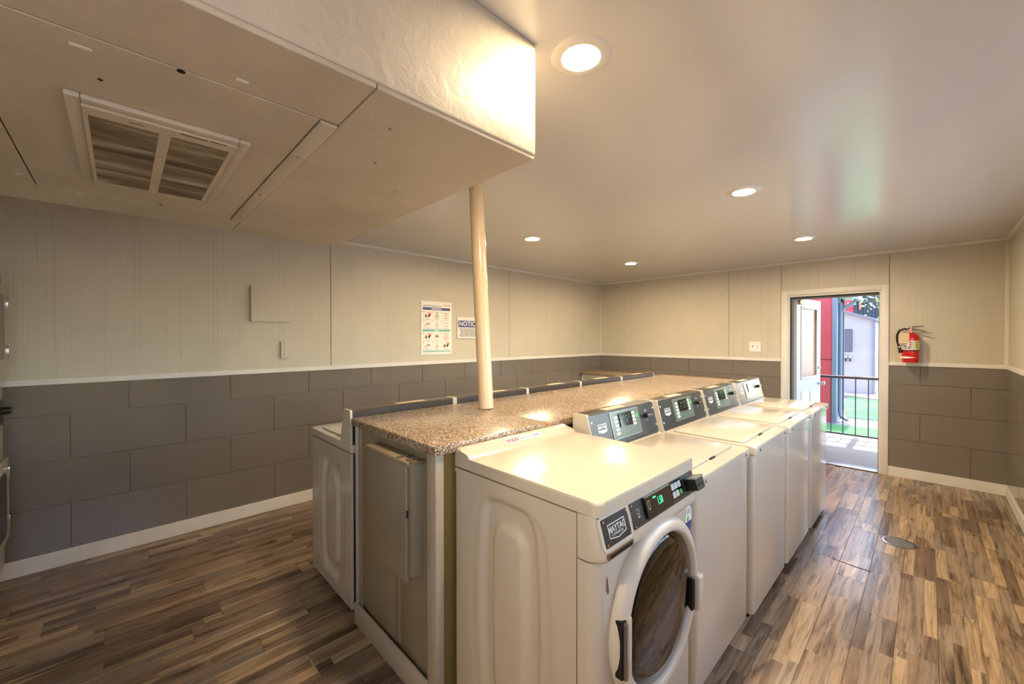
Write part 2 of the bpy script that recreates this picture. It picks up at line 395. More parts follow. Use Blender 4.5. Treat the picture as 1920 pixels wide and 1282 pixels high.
# trims
T = .019
def trim(nm, bm, lab): return struct(build(nm, bm, M_TRIM, smooth=False), lab, 'trim')
trim('trim_1', bx(((XL, YN, RAIL0), (XL+T, YF, RAIL1)), bev=.003), 'white chair rail along the left wall')
trim('trim_2', bx(((XL+T, YF-T, RAIL0), (-1.325, YF, RAIL1)), bev=.003), 'white chair rail on the far wall left of the doorway')
trim('trim_3', bx(((-.303, YF-T, RAIL0), (XR, YF, RAIL1)), bev=.003), 'white chair rail on the far wall below the extinguisher')
trim('trim_4', bx(((XR-T, WY1+.08, RAIL0), (XR, YF-T, RAIL1)), bev=.003), 'white chair rail along the right wall')
trim('trim_5', bx(((XL, YN, CROWN), (XL+.03, YF, ZC)), bev=.004), 'white crown strip along the left wall')
trim('trim_6', bx(((XL+.03, YF-.03, CROWN), (XR-.03, YF, ZC)), bev=.004), 'white crown strip along the far wall')
trim('trim_7', bx(((XR-.03, YN, CROWN), (XR, YF, ZC)), bev=.004), 'white crown strip along the right wall')
trim('trim_8', bx(((XL, YF-.016, RAIL1), (XL+.016, YF, CROWN)), bev=.002), 'thin corner bead between left and far wall')
trim('trim_9', bx(((XR-.03, YF-.012, RAIL1), (XR, YF, CROWN)), bev=.002), 'thin corner bead between far and right wall')
def base(nm, bm, lab): return struct(build(nm, bm, M_TRIM, smooth=False), lab, 'baseboard')
base('baseboard_left', bx(((XL, YN, 0), (XL+.017, YF, BASE)), bev=.003), 'cream baseboard along the left wall')
base('baseboard_far', bx(((-.303, YF-.017, 0), (XR, YF, BASE)), ((XL+.017, YF-.017, 0), (-1.325, YF, BASE)), bev=.003), 'scuffed white baseboard along the far wall')
base('baseboard_right', bx(((XR-.017, YN, 0), (XR, YF-.017, BASE)), bev=.003), 'white baseboard along the right wall')
# nail holes left in the far wall
bm = bmesh.new()
for (xx, zz) in ((-3.28, 2.20), (-2.77, 2.26), (-3.28, 1.66), (-2.68, 1.66), (-2.05, 2.15), (-2.45, 1.72), (-2.2, 2.28)):
    add_lathe(bm, [(0, 0), (.006, 0), (.006, .001), (0, .001)], (xx, YF-.0065, zz), (0, -1, 0), 8)
build('nail_hole', bm, M_DARK, wall_far)

# unseen right-wall windows added for daylight fill
M_PANE = mat('clear_pane', (255, 255, 255), 0.0, trans=1, ior=1.02)
def window(nm, y0, y1, z0, z1, n, lab):
    w1 = struct(thing(nm, (XR+.06, y0, z0), lab, 'window')); wy, wz = y1-y0, z1-z0
    build('window_frame', bx(((-.06, 0, 0), (.05, .045, wz)), ((-.06, wy-.045, 0), (.05, wy, wz)), ((-.06, .045, 0), (.05, wy-.045, .045)), ((-.06, .045, wz-.045), (.05, wy-.045, wz)), bev=.003), M_TRIM, w1)
    for k in range(1, n): build('mullion', bx(((-.02, wy*k/n-.02, .045), (.03, wy*k/n+.02, wz-.045)), bev=.003), M_TRIM, w1)
    for k in range(n): build('pane', bx(((.0, max(.045, wy*k/n+.02), .045), (.005, min(wy-.045, wy*(k+1)/n-.02), wz-.045))), M_PANE, w1, smooth=False)
window('fill_window_1', WY0, WY1, WZ0, WZ1, 3, 'unseen three-pane window added in the right wall to bring daylight into the aisle')
window('fill_window_2', VY0, VY1, VZ0, VZ1, 2, 'unseen two-pane window added in the right wall as daylight fill at the near end')

# ------------------------------------------------------------------ doorway and open door
d1 = struct(thing('door_1', (DX0, YF, 0), 'white exterior door standing open in the far doorway', 'door'))
W = DX1-DX0
build('casing', bx(((-.073, -.022, 0), (-.004, 0, DTOP+.066)), ((W+.004, -.022, 0), (W+.067, 0, DTOP+.066)), ((-.004, -.022, DTOP+.004), (W+.004, 0, DTOP+.066)), bev=.004), M_TRIM, d1)
build('jamb', bx(((-.004, -.004, 0), (.014, TH+.01, DTOP)), ((W-.014, -.004, 0), (W+.004, TH+.01, DTOP)), ((.014, -.004, DTOP-.016), (W-.014, TH+.01, DTOP+.004))), M_TRIM, d1, smooth=False)
build('weatherstrip', bx(((.014, .05, 0), (.026, .064, DTOP-.016)), ((W-.022, .05, 0), (W-.014, .064, DTOP-.016)), ((.026, .05, DTOP-.026), (W-.022, .064, DTOP-.016))), M_BLACK, d1, smooth=False)
build('stop', bx(((.026, .064, 0), (.05, .085, DTOP-.016)), ((.05, .064, DTOP-.05), (W-.014, .085, DTOP-.016))), M_GREYTRIM, d1, smooth=False)
build('threshold', bx(((.014, -.01, 0), (W-.014, TH+.02, .014)), bev=.004), M_STEEL, d1)
ang = math.radians(82)
lf = link('leaf', None, d1, (.03, TH-.02, 0)); lf.rotation_euler = (0, 0, ang)
LW, LT = .85, .044
bm = bmesh.new()
z0, z1 = .012, DTOP-.02; u0, u1, v0, v1 = .15, LW-.15, 1.0, 1.93
for a, b in (((0, -LT, z0), (u0, 0, z1)), ((u1, -LT, z0), (LW, 0, z1)), ((u0, -LT, z0), (u1, 0, v0)), ((u0, -LT, v1), (u1, 0, z1))): add_box(bm, a, b)
build('slab', bm, M_DOORP, lf, smooth=False)
M_FROST = mat('tan_papered_pane', (196, 164, 138), .25)
build('door_window', bx(((u0, -LT*.7, v0), (u1, -LT*.3, v1))), M_FROST, lf, smooth=False)
build('window_moulding', bx(*[(( a, -LT-.008, b), (c, -LT, d)) for a, b, c, d in ((u0-.02, v0-.02, u1+.02, v0+.015), (u0-.02, v1-.015, u1+.02, v1+.02), (u0-.02, v0+.015, u0+.015, v1-.015), (u1-.015, v0+.015, u1+.02, v1-.015))], bev=.003), M_DOORP, lf)
for a, b in ((.14, .39), (.46, .71)): build('raised_panel', bx(((a, -LT-.007, .2), (b, -LT+.002, .82)), bev=.006), M_DOORP, lf)
build('knob', lathe([(.0, .0), (.033, 0), (.033, .006), (.012, .012), (.012, .035), (.026, .045), (.03, .06), (.022, .072), (0, .075)], (LW-.07, -LT, .90), (0, -1, 0), 24), M_CHROME, lf)
build('deadbolt', lathe([(0, 0), (.028, 0), (.028, .008), (.012, .012), (.012, .024), (0, .026)], (LW-.07, -LT, 1.12), (0, -1, 0), 24), M_CHROME, lf)
for hz in (.25, 1.12, 1.78): build('hinge', bx(((-.012, -.012, hz-.05), (.03, .012, hz+.05)), bev=.003), M_BRASS, lf)
build('closer_bracket', bx(((.03, -LT-.03, DTOP-.10), (.16, -LT, DTOP-.045)), bev=.006), M_BRASS, lf)

# ------------------------------------------------------------------ dropped bulkhead with air grille
BX0, BX1, BY1, BZ = -2.665, -.908, .992, 2.122
bulk = struct(thing('ceiling_bulkhead', (BX0, YN, BZ), 'boxed beige bulkhead dropped below the ceiling', 'bulkhead'))
def bl(x, y, z): return (x-BX0, y-YN, z-BZ)
def blb(a, b): return (bl(*a), bl(*b))
build('casing_box', bx(blb((BX0, YN, BZ+.012), (BX1, BY1, ZC)), bev=.008), M_BULK, bulk)
# underside boards
AX0, AX1, AY0, AY1 = -2.40, -1.147, -.228, .392
boards = [((BX0+.004, AY1+.05), (BX1-.004, BY1-.004)), ((AX1+.002, YN), (BX1-.004, AY1+.047)), ((BX0+.004, YN), (AX0-.002, AY1+.047)),
          ((AX0+.003, AY0), (AX1-.003, AY1)), ((AX0, YN), (AX1, AY0-.004))]
for (a, b), (c, d) in boards: build('board', bx(blb((a, b, BZ), (c, d, BZ+.014)), bev=.002, seg=1), M_BULK, bulk, smooth=False)
build('batten', bx(blb((AX0-.02, AY1+.002, BZ-.006), (AX1-.005, AY1+.047, BZ+.004)), bev=.002), M_BULK, bulk)
bm = bmesh.new()
for (xx, yy) in ((-1.42, .415), (-1.9, .412), (-2.3, .417), (-1.06, .55), (-1.3, .62), (-1.5, .8)):
    add_lathe(bm, [(0, 0), (.006, 0), (.004, .003), (0, .003)], bl(xx, yy, BZ-.006 if yy < .43 else BZ), (0, 0, -1), 8)
build('screw', bm, M_STEEL, bulk)
bm = bmesh.new()
for (xx, yy, rr) in ((-1.155, .10, .008), (-1.32, -.03, .005), (-2.36, .13, .006)):
    add_lathe(bm, [(0, 0), (rr, 0), (rr, .001), (0, .001)], bl(xx, yy, BZ), (0, 0, -1), 8)
build('hole', bm, M_DARK, bulk)
for (xx, yy, ll) in ((-1.10, .205, .012), (-1.20, -.055, .016), (-2.27, -.26, .008), (-2.42, -.115, .008)):
    build('bare_patch', bx(blb((xx-.005, yy-ll, BZ-.001), (xx+.005, yy+ll, BZ+.002)), bev=.0008, seg=1), M_PAPER, bulk, smooth=False)
vg = thing('return_air_grille', (-1.785, .095, BZ), 'dusty two-section air grille in the bulkhead underside', 'air grille')
vx, vy = .365, .19
build('frame', bx(((-vx, -vy, -.014), (vx, -vy+.028, 0)), ((-vx, vy-.028, -.014), (vx, vy, 0)), ((-vx, -vy+.028, -.014), (-vx+.03, vy-.028, 0)), ((vx-.03, -vy+.028, -.014), (vx, vy-.028, 0)), bev=.004), M_BULK, vg)
sx0, sx1 = -.325, .285; secs = [(-.152, -.014), (.012, .148)]
build('face', bx(((-vx+.03, -vy+.028, -.019), (sx0, vy-.028, -.002)), ((sx1, -vy+.028, -.019), (vx-.03, vy-.028, -.002)), ((sx0, -vy+.028, -.019), (sx1, secs[0][0], -.002)), ((sx0, secs[0][1], -.019), (sx1, secs[1][0], -.002)), ((sx0, secs[1][1], -.019), (sx1, vy-.028, -.002)), bev=.001, seg=1), M_BULK, vg, smooth=False)
build('duct_back', bx(((sx0, -.152, -.0015), (sx1, .148, 0))), M_DARK, vg, smooth=False)
def slatm():
    m = mat('dusty_beige_slat', (170, 158, 136), .6); n, l, b = NT(m)
    f = noise(n, l, pos_map(n, l, (9, 1.2, 6)), 1.6, 4, .6, .5)
    l.new(ramp(n, l, f, [(.34, (92, 80, 64)), (.5, (134, 120, 98)), (.66, (196, 184, 162))]), b.inputs['Base Color']); return m
M_SLAT = slatm(); scache = {}
for (a, b) in secs:
    n_ = 34
    for k in range(n_):
        xx = sx0 + (k+.5)*(sx1-sx0)/n_
        if (a, b) not in scache:
            bm = bmesh.new(); add_prism(bm, [(-.006, a, -.0178), (-.006, a, -.0187), (.004, a, -.0172), (.004, a, -.0163)], [(-.006, b, -.0178), (-.006, b, -.0187), (.004, b, -.0172), (.004, b, -.0163)])
            bmesh.ops.recalc_face_normals(bm, faces=bm.faces); me = bpy.data.meshes.new('slat'); bm.to_mesh(me); bm.free(); me.materials.append(M_SLAT); scache[(a, b)] = me
        link('slat', scache[(a, b)], vg, (xx, 0, 0))
for q in ((.325, .06, .003, .03), (.33, .115, .003, .02), (.31, -.06, .002, .015)): build('rust_streak', bx(((q[0]-q[2], q[1]-q[3], -.0196), (q[0]+q[2], q[1]+q[3], -.019))), M_RUST, vg, smooth=False)

# ------------------------------------------------------------------ recessed lights
spots = [(-.838, 1.145, 'lit recessed ceiling light right beside the bulkhead corner'), (-.855, 2.97, 'lit recessed ceiling light above the middle of the washer row'),
         (-2.688, 2.884, 'lit recessed ceiling light just right of the cream pole'), (-2.69, 4.755, 'lit recessed ceiling light nearest the far left corner'),
         (-.85, 4.79, 'lit recessed ceiling light nearest the open doorway'),
         (-.838, -.69, 'unseen recessed fill light added over the near end of the aisle, behind the viewpoint')]  # last one is unseen, added to brighten the near end
rl = thing('recessed_light', (0, 0, 0), '', 'ceiling light', 'recessed ceiling lights')
build('trim_ring', lathe([(.062, -.002), (.066, -.007), (.080, -.0085), (.096, -.006), (.103, 0), (.062, 0)], (0,0,0), n=48, closed=True), M_TRIM, rl)
build('lens', lathe([(0, -.0045), (.045, -.0045), (.0615, -.003), (.0615, -.0005), (0, -.0005)], (0,0,0), n=40), M_LENS, rl)
for i, (xx, yy, lab) in enumerate(spots):
    o = rl if i == 0 else copy_tree(rl)
    o.location = (xx, yy, ZC); o['label'] = lab

# ------------------------------------------------------------------ embossed side panel for the machines
def sstep(a, b, v): q = max(0, min(1, (v-a)/(b-a))); return q*q*(3-2*q)
def sdr(x, z, cx, cz, hx, hz, rad):
    qx, qz = abs(x-cx)-hx+rad, abs(z-cz)-hz+rad
    return math.hypot(max(qx, 0), max(qz, 0)) + min(max(qx, qz), 0) - rad
def emboss_panel(x0, x1, z0, z1, cx, hw, zt, zb, nx=56, nz=84):
    """panel in the plane y = 0 facing -y, pressed relief"""
    bm = bmesh.new(); g = []
    for j in range(nz+1):
        rowv = []
        for i in range(nx+1):
            x = x0+(x1-x0)*i/nx; z = z0+(z1-z0)*j/nz
            cz, hz = (zt+zb)/2, (zt-zb)/2
            taper = 1 - .16*abs((z-cz)/hz)**2
            xx = cx+(x-cx)/taper
            d1 = sdr(xx, z, cx, cz, hw*1.38, hz*1.02, .09)
            d2 = sdr(xx, z, cx, cz, hw, hz, .075)
            d3 = sdr(xx, z, cx, cz, hw*.58, hz*.80, .06)
            y = .004*(1-sstep(-.008, .008, d1)) + .020*(1-sstep(-.012, .010, d2)) - .020*(1-sstep(-.014, .010, d3))
            rowv.append(bm.verts.new((x, y, z)))
        g.append(rowv)
    for j in range(nz):
        for i in range(nx): bm.faces.new((g[j][i], g[j][i+1], g[j+1][i+1], g[j+1][i]))
    # skirt back
    for ln, (dx, dz) in ((g[0], (0, 0)), (g[-1], (0, 0)), ([q[0] for q in g], (0, 0)), ([q[-1] for q in g], (0, 0))):
        bk = [bm.verts.new((v.co.x, .022, v.co.z)) for v in ln]
        for i in range(len(ln)-1): bm.faces.new((ln[i], ln[i+1], bk[i+1], bk[i]))
    return bm

# ------------------------------------------------------------------ front loading washer
FLO = (-1.350, .985, 0); FW, FD = .685, .712
fl = thing('front_load_washer', FLO, 'white front-loading washer with round glass door and lit green price display', 'washer')
build('side_panel', emboss_panel(.004, .638, .05, 1.0, .315, .155, .93, .12), M_WHITE, fl, angle=60)
build('side_panel', bx(((.004, FW-.02, .05), (.638, FW, 1.0))), M_WHITE, fl, smooth=False)
build('back_panel', bx(((.0, .012, .05), (.004, FW-.012, 1.0))), M_WHITE, fl, smooth=False)
build('bottom_pan', bx(((.01, .03, .035), (.66, FW-.03, .05))), M_DARK, fl, smooth=False)
for (a, b) in ((.06, .06), (.06, FW-.06), (.64, .06), (.64, FW-.06)): build('foot', lathe([(0, 0), (.024, 0), (.024, .012), (.010, .016), (.010, .04), (0, .04)], (a, b, 0), n=16), M_BLACK, fl)
# lower front panel with a round opening
CY, CZ, RO = .370, .604, .240
bm = bmesh.new()
FZ0, FZ1, fx = .045, .866, .712
N = 64; ci = []; sq = []
hy0, hy1, hz0, hz1 = .04, FW-.04, FZ0, FZ1
for k in range(N):
    a = 2*math.pi*k/N; c_, s_ = math.cos(a), math.sin(a)
    ty = (hy1-CY)/c_ if c_ > 1e-6 else ((hy0-CY)/c_ if c_ < -1e-6 else 1e9)
    tz = (hz1-CZ)/s_ if s_ > 1e-6 else ((hz0-CZ)/s_ if s_ < -1e-6 else 1e9)
    tt = min(ty, tz)
    ci.append(bm.verts.new((fx, CY+RO*c_, CZ+RO*s_))); sq.append(bm.verts.new((fx, CY+tt*c_, CZ+tt*s_)))
for k in range(N): bm.faces.new((ci[k], sq[k], sq[(k+1)%N], ci[(k+1)%N]))
for cyy, czz in ((hy0, hz0), (hy0, hz1), (hy1, hz0), (hy1, hz1)):
    best = sorted(range(N), key=lambda k: (sq[k].co.y-cyy)**2+(sq[k].co.z-czz)**2)[:2]
    v = bm.verts.new((fx, cyy, czz))
    try: bm.faces.new((v, sq[best[0]], sq[best[1]]))
    except ValueError: pass
for (yy, sgn) in ((.04, -1), (FW-.04, 1)):     # rounded vertical corners wrapping to the sides
    rings = []
    for z in (FZ0, FZ1):
        rings.append([(fx-.04+.04*math.sin(math.pi/2*k/6), yy+sgn*.04*math.cos(math.pi/2*k/6), z) for k in range(7)] )
    a = [bm.verts.new(q) for q in [(.642, yy+sgn*.04, FZ0)]+rings[0]]; b = [bm.verts.new(q) for q in [(.642, yy+sgn*.04, FZ1)]+rings[1]]
    for k in range(7): bm.faces.new((a[k], a[k+1], b[k+1], b[k]))
build('front_panel', bm, M_WHITE, fl)
# console housing: lofted, leaning outwards to its lower lip
def plan(x1, rc=.04): return rrect(.642, 0, x1, FW, [0, rc, rc, 0], 6)
bm = bmesh.new()
add_loft(bm, [[(x, y, z) for x, y in plan(xf)] for z, xf in ((.869, .718), (.874, .732), (.885, .740), (.902, .738), (.965, .722), (1.004, .708))])
build('console_housing', bm, M_WHITE, fl, angle=50)
# top with rolled rear lip
bm = slab(rrect(-.003, 0, .723, FW, [.003, .032, .032, .003], 6), 1.006, 1.050, .011)
prof = [(-.0035, 1.006), (-.0035, 1.068), (.004, 1.079), (.016, 1.083), (.030, 1.080), (.045, 1.071), (.065, 1.059), (.085, 1.0515), (.10, 1.0495), (.10, 1.006)]
b2 = bmesh.new(); add_prism(b2, [(x, -.0008, z) for x, z in prof], [(x, FW+.0008, z) for x, z in prof])
es = [e for e in b2.edges if abs(e.verts[0].co.y-e.verts[1].co.y) < 1e-6 and min(e.verts[0].co.z, e.verts[1].co.z) > 1.045]
bmesh.ops.bevel(b2, geom=es, offset=.010, segments=3, profile=.5, affect='EDGES')
mt = bpy.data.meshes.new('tmp'); b2.to_mesh(mt); b2.free(); bm.from_mesh(mt)
ftop = build('top', bm, M_WHITE, fl, angle=50)
lipf = Face((.050, .088, 1.0685), (0, 1, 0), (-.60, 0, .62))
build('asset_label', lipf.rect(.15, -.012, .38, .012, .002, .0028), M_PAPER, fl, smooth=False)
lettering('WASH', lipf, .192, 0, .026, M_REDINK, fl, .0030, bold=.0008)
lettering('IDH 692', lipf, .272, 0, .019, M_BLACKINK, fl, .0030)
bm = bmesh.new()
for k in range(9): lipf.rect(.322+k*.0058, -.004, .3255+k*.0058, .006, .0028, .0031, bm=bm)
lipf.rect(.225, -.0115, .37, -.0105, .0028, .0031, bm=bm); build('barcode', bm, M_BLACKINK, fl, smooth=False)
cf = Face((.7325, 0, .923), (0, 1, 0), (-.028, 0, .09), .90)      # sloping console face
build('badge_surround', cf.rect(.008, -.016, .170, .090, -.004, .0022, .012), M_WHITE2, fl)
bp = build('badge_plate', cf.rect(.018, -.006, .161, .082, .001, .0040, .004), M_PLATE, fl)
for a, b in ((.026, .003), (.153, .003), (.026, .074), (.153, .074)): build('screw', cf.disc(a, b, .0048, .004, .0062), M_BRASS, bp)
bm = bmesh.new(); O = [(.044, .016), (.044, .060), (.136, .060), (.136, .016), (.090, .008)]
I = [(.047, .0185), (.047, .057), (.133, .057), (.133, .0185), (.090, .0112)]
for i in range(5):
    j = (i+1) % 5; add_prism(bm, [cf.P(*O[i], .004), cf.P(*O[j], .004), cf.P(*I[j], .004), cf.P(*I[i], .004)], [cf.P(*O[i], .0048), cf.P(*O[j], .0048), cf.P(*I[j], .0048), cf.P(*I[i], .0048)])
build('logo_outline', bm, M_LOGO, bp, smooth=False)
lettering('MAYTAG', cf, .090, .040, .026, M_LOGO, bp, .0045, bold=.0006, xs=.9)
lettering('COMMERCIAL', cf, .090, .0235, .0105, M_LOGO, bp, .0045)
cp = build('control_panel', cf.rect(.180, -.004, .672, .083, -.002, .0035, .004), M_PLATE, fl)
for a, b in ((.189, .004), (.189, .075), (.663, .075)): build('screw', cf.disc(a, b, .0045, .0035, .0056), M_BRASS, cp)
dsp = build('display', cf.rect(.262, .006, .448, .082, .003, .013, .003), M_SCREEN, cp)
build('bezel_edge', cf.rect(.262, .080, .448, .083, .003, .0145), M_EDGE, cp, smooth=False)
lettering('1.50', cf, .36, .046, .036, M_LED, dsp, .0135, xs=.62)
build('lamp_bar', cf.rect(.316, .064, .336, .070, .013, .0134), M_LED, dsp, smooth=False)
build('card_mark', cf.frame(.275, .035, .289, .066, .0014, .013, .0134), M_KEY, dsp, smooth=False)
build('icon_print', cf.frame(.214, .036, .230, .056, .0016, .0035, .0040), M_KEY, cp, smooth=False); build('icon_print', cf.rect(.215, .026, .229, .031, .0035, .0040), M_KEY, cp, smooth=False)
kp = build('keypad', cf.rect(.462, .010, .556, .080, .003, .0055, .003), M_SCREEN, cp)
for j in range(2):
    for i in range(3):
        u = .468+i*.027
        if j == 0 and i == 2: build('start_key', cf.disc(u+.014, .030, .010, .0055, .0075, k=16), M_GREENKEY, kp); continue
        build('key', cf.rect(u, .018+j*.031, u+.023, .042+j*.031, .0055, .0072, .003), M_KEY, kp)
cr = build('card_reader', bmesh.new(), M_BLACK, cp)
bm = bmesh.new(); cf.rect(.585, .012, .655, .066, .003, .050, .006, bm=bm)
me = cr.data; bmesh.ops.recalc_face_normals(bm, faces=bm.faces); bm.to_mesh(me); bm.free()
build('reader_cap', cf.rect(.583, .060, .657, .068, .003, .052, .003), M_EDGE, cr)
build('card_slot', cf.rect(.592, .030, .648, .036, .050, .0508), M_DARK, cr, smooth=False)
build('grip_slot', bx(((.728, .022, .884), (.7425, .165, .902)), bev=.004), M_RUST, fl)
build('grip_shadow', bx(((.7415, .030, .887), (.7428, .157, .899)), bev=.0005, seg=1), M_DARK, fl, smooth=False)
# door
dr = build('door_ring', lathe([(.295, 0), (.298, .012), (.294, .026), (.287, .036), (.272, .044), (.259, .048), (.252, .046), (.246, .036), (.241, .020), (.241, 0)], (.712, CY-.012, CZ), (1, 0, 0), 72, closed=True), M_WHITE2, fl, angle=50)
bm = bmesh.new(); add_lathe(bm, [(.244, .020), (.244, .030), (.20, .038), (.12, .044), (.0, .046), (.0, .040), (.12, .038), (.20, .032)], (.712, CY-.012, CZ), (1, 0, 0), 64, closed=True)
bmesh.ops.remove_doubles(bm, verts=bm.verts, dist=1e-4); build('door_glass', bm, M_GLASSD, dr, angle=80)
build('drum', lathe([(.238, .0), (.238, -.40), (0, -.40), (0, -.402), (.242, -.402), (.242, 0)], (.705, CY-.012, CZ), (1, 0, 0), 48), M_DRUM, fl)
hd = build('door_handle', bx(((.740, .598, .475), (.778, .648, .612)), bev=.012, seg=3), M_WHITE2, dr)
build('finger_recess', bx(((.740, .576, .484), (.7605, .602, .600)), bev=.005), M_DARK, dr)
hg = build('hinge_pocket', bx(((.730, .072, .512), (.7565, .100, .686)), bev=.004), M_DARK, dr)
build('hinge_pin', tube([(.760, .084, .515), (.760, .084, .682)], .007, 12), M_STEEL, hg)
build('hinge_cover', bx(((.740, .100, .505), (.764, .120, .690)), bev=.006), M_WHITE2, dr)
ff = Face((.7125, 0, 0), (0, 1, 0), (0, 0, 1))
st = build('oval_sticker', ff.disc(.646, .804, .030, 0, .0006, k=28, ry=.056), M_PAPER, fl, smooth=False)
pts = [(.646+.030*math.cos(a), .804+.056*math.sin(a)) for a in [math.pi+.15+(math.pi-.3)*k/14 for k in range(15)]]
build('blue_print', ff.poly(pts, .0006, .0009), M_BLUEINK, st, smooth=False)
bm = bmesh.new(); ff.disc(.640, .806, .009, .0006, .0009, bm=bm, ry=.011); build('leaf_print', bm, M_GREENKEY, st, smooth=False)
bm = bmesh.new()
for k, (a, b) in enumerate(((.632, .660), (.628, .664), (.630, .662))): ff.rect(a, .842-.008*k, b, .845-.008*k, .0006, .0009, bm=bm)
build('print_lines', bm, M_BLUEINK, st, smooth=False)
build('paint_chip', ff.poly([(.052, .775), (.060, .760), (.068, .763), (.063, .79), (.058, .815), (.053, .805)], 0, .0004), M_RUST, fl, smooth=False)
build('drain_hose', tube([(-.03, .03, .985), (-.012, .03, .975), (-.010, .03, .93), (-.012, .03, .86)], [.014, .016, .014, .010], 10), M_HOSE, fl)
# dark laundry behind the glass
bm = bmesh.new(); bmesh.ops.create_icosphere(bm, subdivisions=5, radius=1)
random.seed(3); W3 = [(random.uniform(3, 9), random.uniform(0, 6.3), Vector((random.gauss(0,1), random.gauss(0,1), random.gauss(0,1))).normalized()) for _ in range(14)]
for v in bm.verts:
    d = v.co.normalized(); s = sum(abs(math.sin(f_*d.dot(k_)+ph)) for f_, ph, k_ in W3)/14
    q = Vector((.16*d.x, .215*d.y, .215*d.z))*(.68+.5*s)
    rr = math.hypot(q.y, q.z)
    if rr > .222: q.y *= .222/rr; q.z *= .222/rr
    v.co = Vector((.545, CY-.012, CZ-.005)) + q
ld = build('laundry_bundle', bm, M_CLOTH, None, angle=70, loc=FLO)
fl.scale = (.96, 1, 1); ld.scale = (.96, 1, 1)
tag(ld, 'dark grey clothes bundled behind the round washer door glass', 'laundry')

# ------------------------------------------------------------------ top loading washers
TW_, TD, DK = .698, .655, .948
def make_washer():
    t = thing('top_load_washer', (0, 0, 0), '', 'washer', 'top-loading washers around the island')
    s1 = build('side_panel', emboss_panel(.004, TD-.055, .05, DK-.048, (TD-.05)/2, .15, .80, .13), M_WHITE, t, angle=60)
    s2 = link('side_panel', s1.data, t, (0, TW_, 0)); s2.scale = (1, -1, 1)
    build('front_panel', slab(rrect(TD-.055, 0, TD-.012, TW_, [0, .028, .028, 0], 6), .045, DK-.046), M_WHITE, t)
    build('back_panel', bx(((0, .012, .05), (.004, TW_-.012, DK-.046))), M_STEEL, t, smooth=False)
    build('bottom_pan', bx(((.01, .02, .035), (TD-.03, TW_-.02, .05))), M_DARK, t, smooth=False)
    for (a, b) in ((.06, .06), (.06, TW_-.06), (TD-.07, .06), (TD-.07, TW_-.06)): build('foot', lathe([(0, 0), (.024, 0), (.024, .012), (.010, .016), (.010, .04), (0, .04)], (a, b, 0), n=12), M_BLACK, t)
    dk = build('deck', slab(rrect(0, 0, TD, TW_, [.004, .026, .026, .004], 6), DK-.042, DK, .010), M_WHITE, t, angle=50)
    f2 = Face((TD, 0, 0), (0, 1, 0), (0, 0, 1))
    for a in (.075, TW_-.075): build('screw', f2.disc(a, DK-.024, .008, -.001, .0025), M_STEEL, dk)
    ldx = build('lid', slab(rrect(.185, .045, TD-.075, TW_-.045, [.02, .03, .03, .02], 6), DK+.0012, DK+.007, .004), M_WHITE, t, angle=50)
    build('lid_gap', slab(rrect(.181, .041, TD-.071, TW_-.041, [.022, .033, .033, .022], 6), DK-.001, DK+.0014), M_SEAMGREY, t, smooth=False)
    build('lid_grip', bx(((TD-.084, TW_*.5-.03, DK-.0005), (TD-.066, TW_*.5+.03, DK+.0068)), bev=.002), M_DARK, ldx)
    # console: pale end caps, dark top and back, leaning dark front film
    zb, zt = DK, DK+.189
    prof = [(.012, zb), (.012, zt-.006), (.018, zt), (.094, zt), (.102, zt-.006), (.148, zb+.006), (.148, zb)]
    for y0, y1 in ((0, .013), (TW_-.013, TW_)):
        bm = bmesh.new(); add_prism(bm, [(x, y0, z) for x, z in prof], [(x, y1, z) for x, z in prof]); build('console_end_cap', bm, M_WHITE2, t)
    pin = [(.015, zb), (.015, zt-.008), (.02, zt-.001), (.093, zt-.001), (.100, zt-.007), (.146, zb+.006), (.146, zb)]
    bm = bmesh.new(); add_prism(bm, [(x, .013, z) for x, z in pin], [(x, TW_-.013, z) for x, z in pin]); build('console_body', bm, M_CONSTOP, t)
    build('console_sticker', bx(((.042, .20, zt-.001), (.088, .40, zt+.0004))), M_STICK, t, smooth=False)
    c = Face((.1468, 0, zb+.006), (0, 1, 0), (-.046, 0, .176)); H = .182
    cpn = build('control_panel', c.rect(.006, .002, TW_-.006, H, -.001, .0022), M_CONS, t, smooth=False)
    for a in (.022, TW_-.022):
        for b in (.045, H-.035): build('screw', c.disc(a, b, .005, .002, .0045), M_LOGO, cpn)
    bg_ = build('badge', c.poly([(.070, .088), (.070, .128), (.148, .128), (.148, .088), (.109, .080)], .002, .0030), M_LOGO, cpn, smooth=False)
    build('badge_field', c.poly([(.0735, .098), (.0735, .1245), (.1445, .1245), (.1445, .098)], .003, .0033), M_PLATE, bg_, smooth=False)
    lettering('MAYTAG', c, .109, .111, .0205, M_LOGO, bg_, .0037, bold=.0004, xs=.9)
    mo = build('keypad_module', c.rect(.195, .030, .490, .172, .001, .0048, .010), M_MODULE, cpn)
    build('module_edge', c.frame(.193, .028, .492, .174, .003, .001, .0055), M_EDGE, cpn, smooth=False)
    sc = build('screen', c.rect(.275, .086, .405, .160, .004, .011, .003), M_SCREEN, cpn)
    bm = bmesh.new()
    for a, b in ((.300, .136), (.318, .142), (.345, .120), (.345, .140), (.345, .105), (.372, .144), (.372, .128), (.29, .118)): c.rect(a, b, a+.006, b+.0022, .011, .0113, bm=bm)
    build('lit_segments', bm, M_LED, sc, smooth=False)
    for k in range(5): build('key', c.rect(.226, .048+k*.0215, .262, .064+k*.0215, .0048, .0062, .002), M_KEY, mo)
    for k in range(4): build('key', c.rect(.415, .080+k*.020, .448, .095+k*.020, .0048, .0062, .002), M_KEY, mo)
    build('start_key', c.disc(.468, .128, .0105, .0048, .0068, k=16, ry=.014), M_GREENKEY, mo)
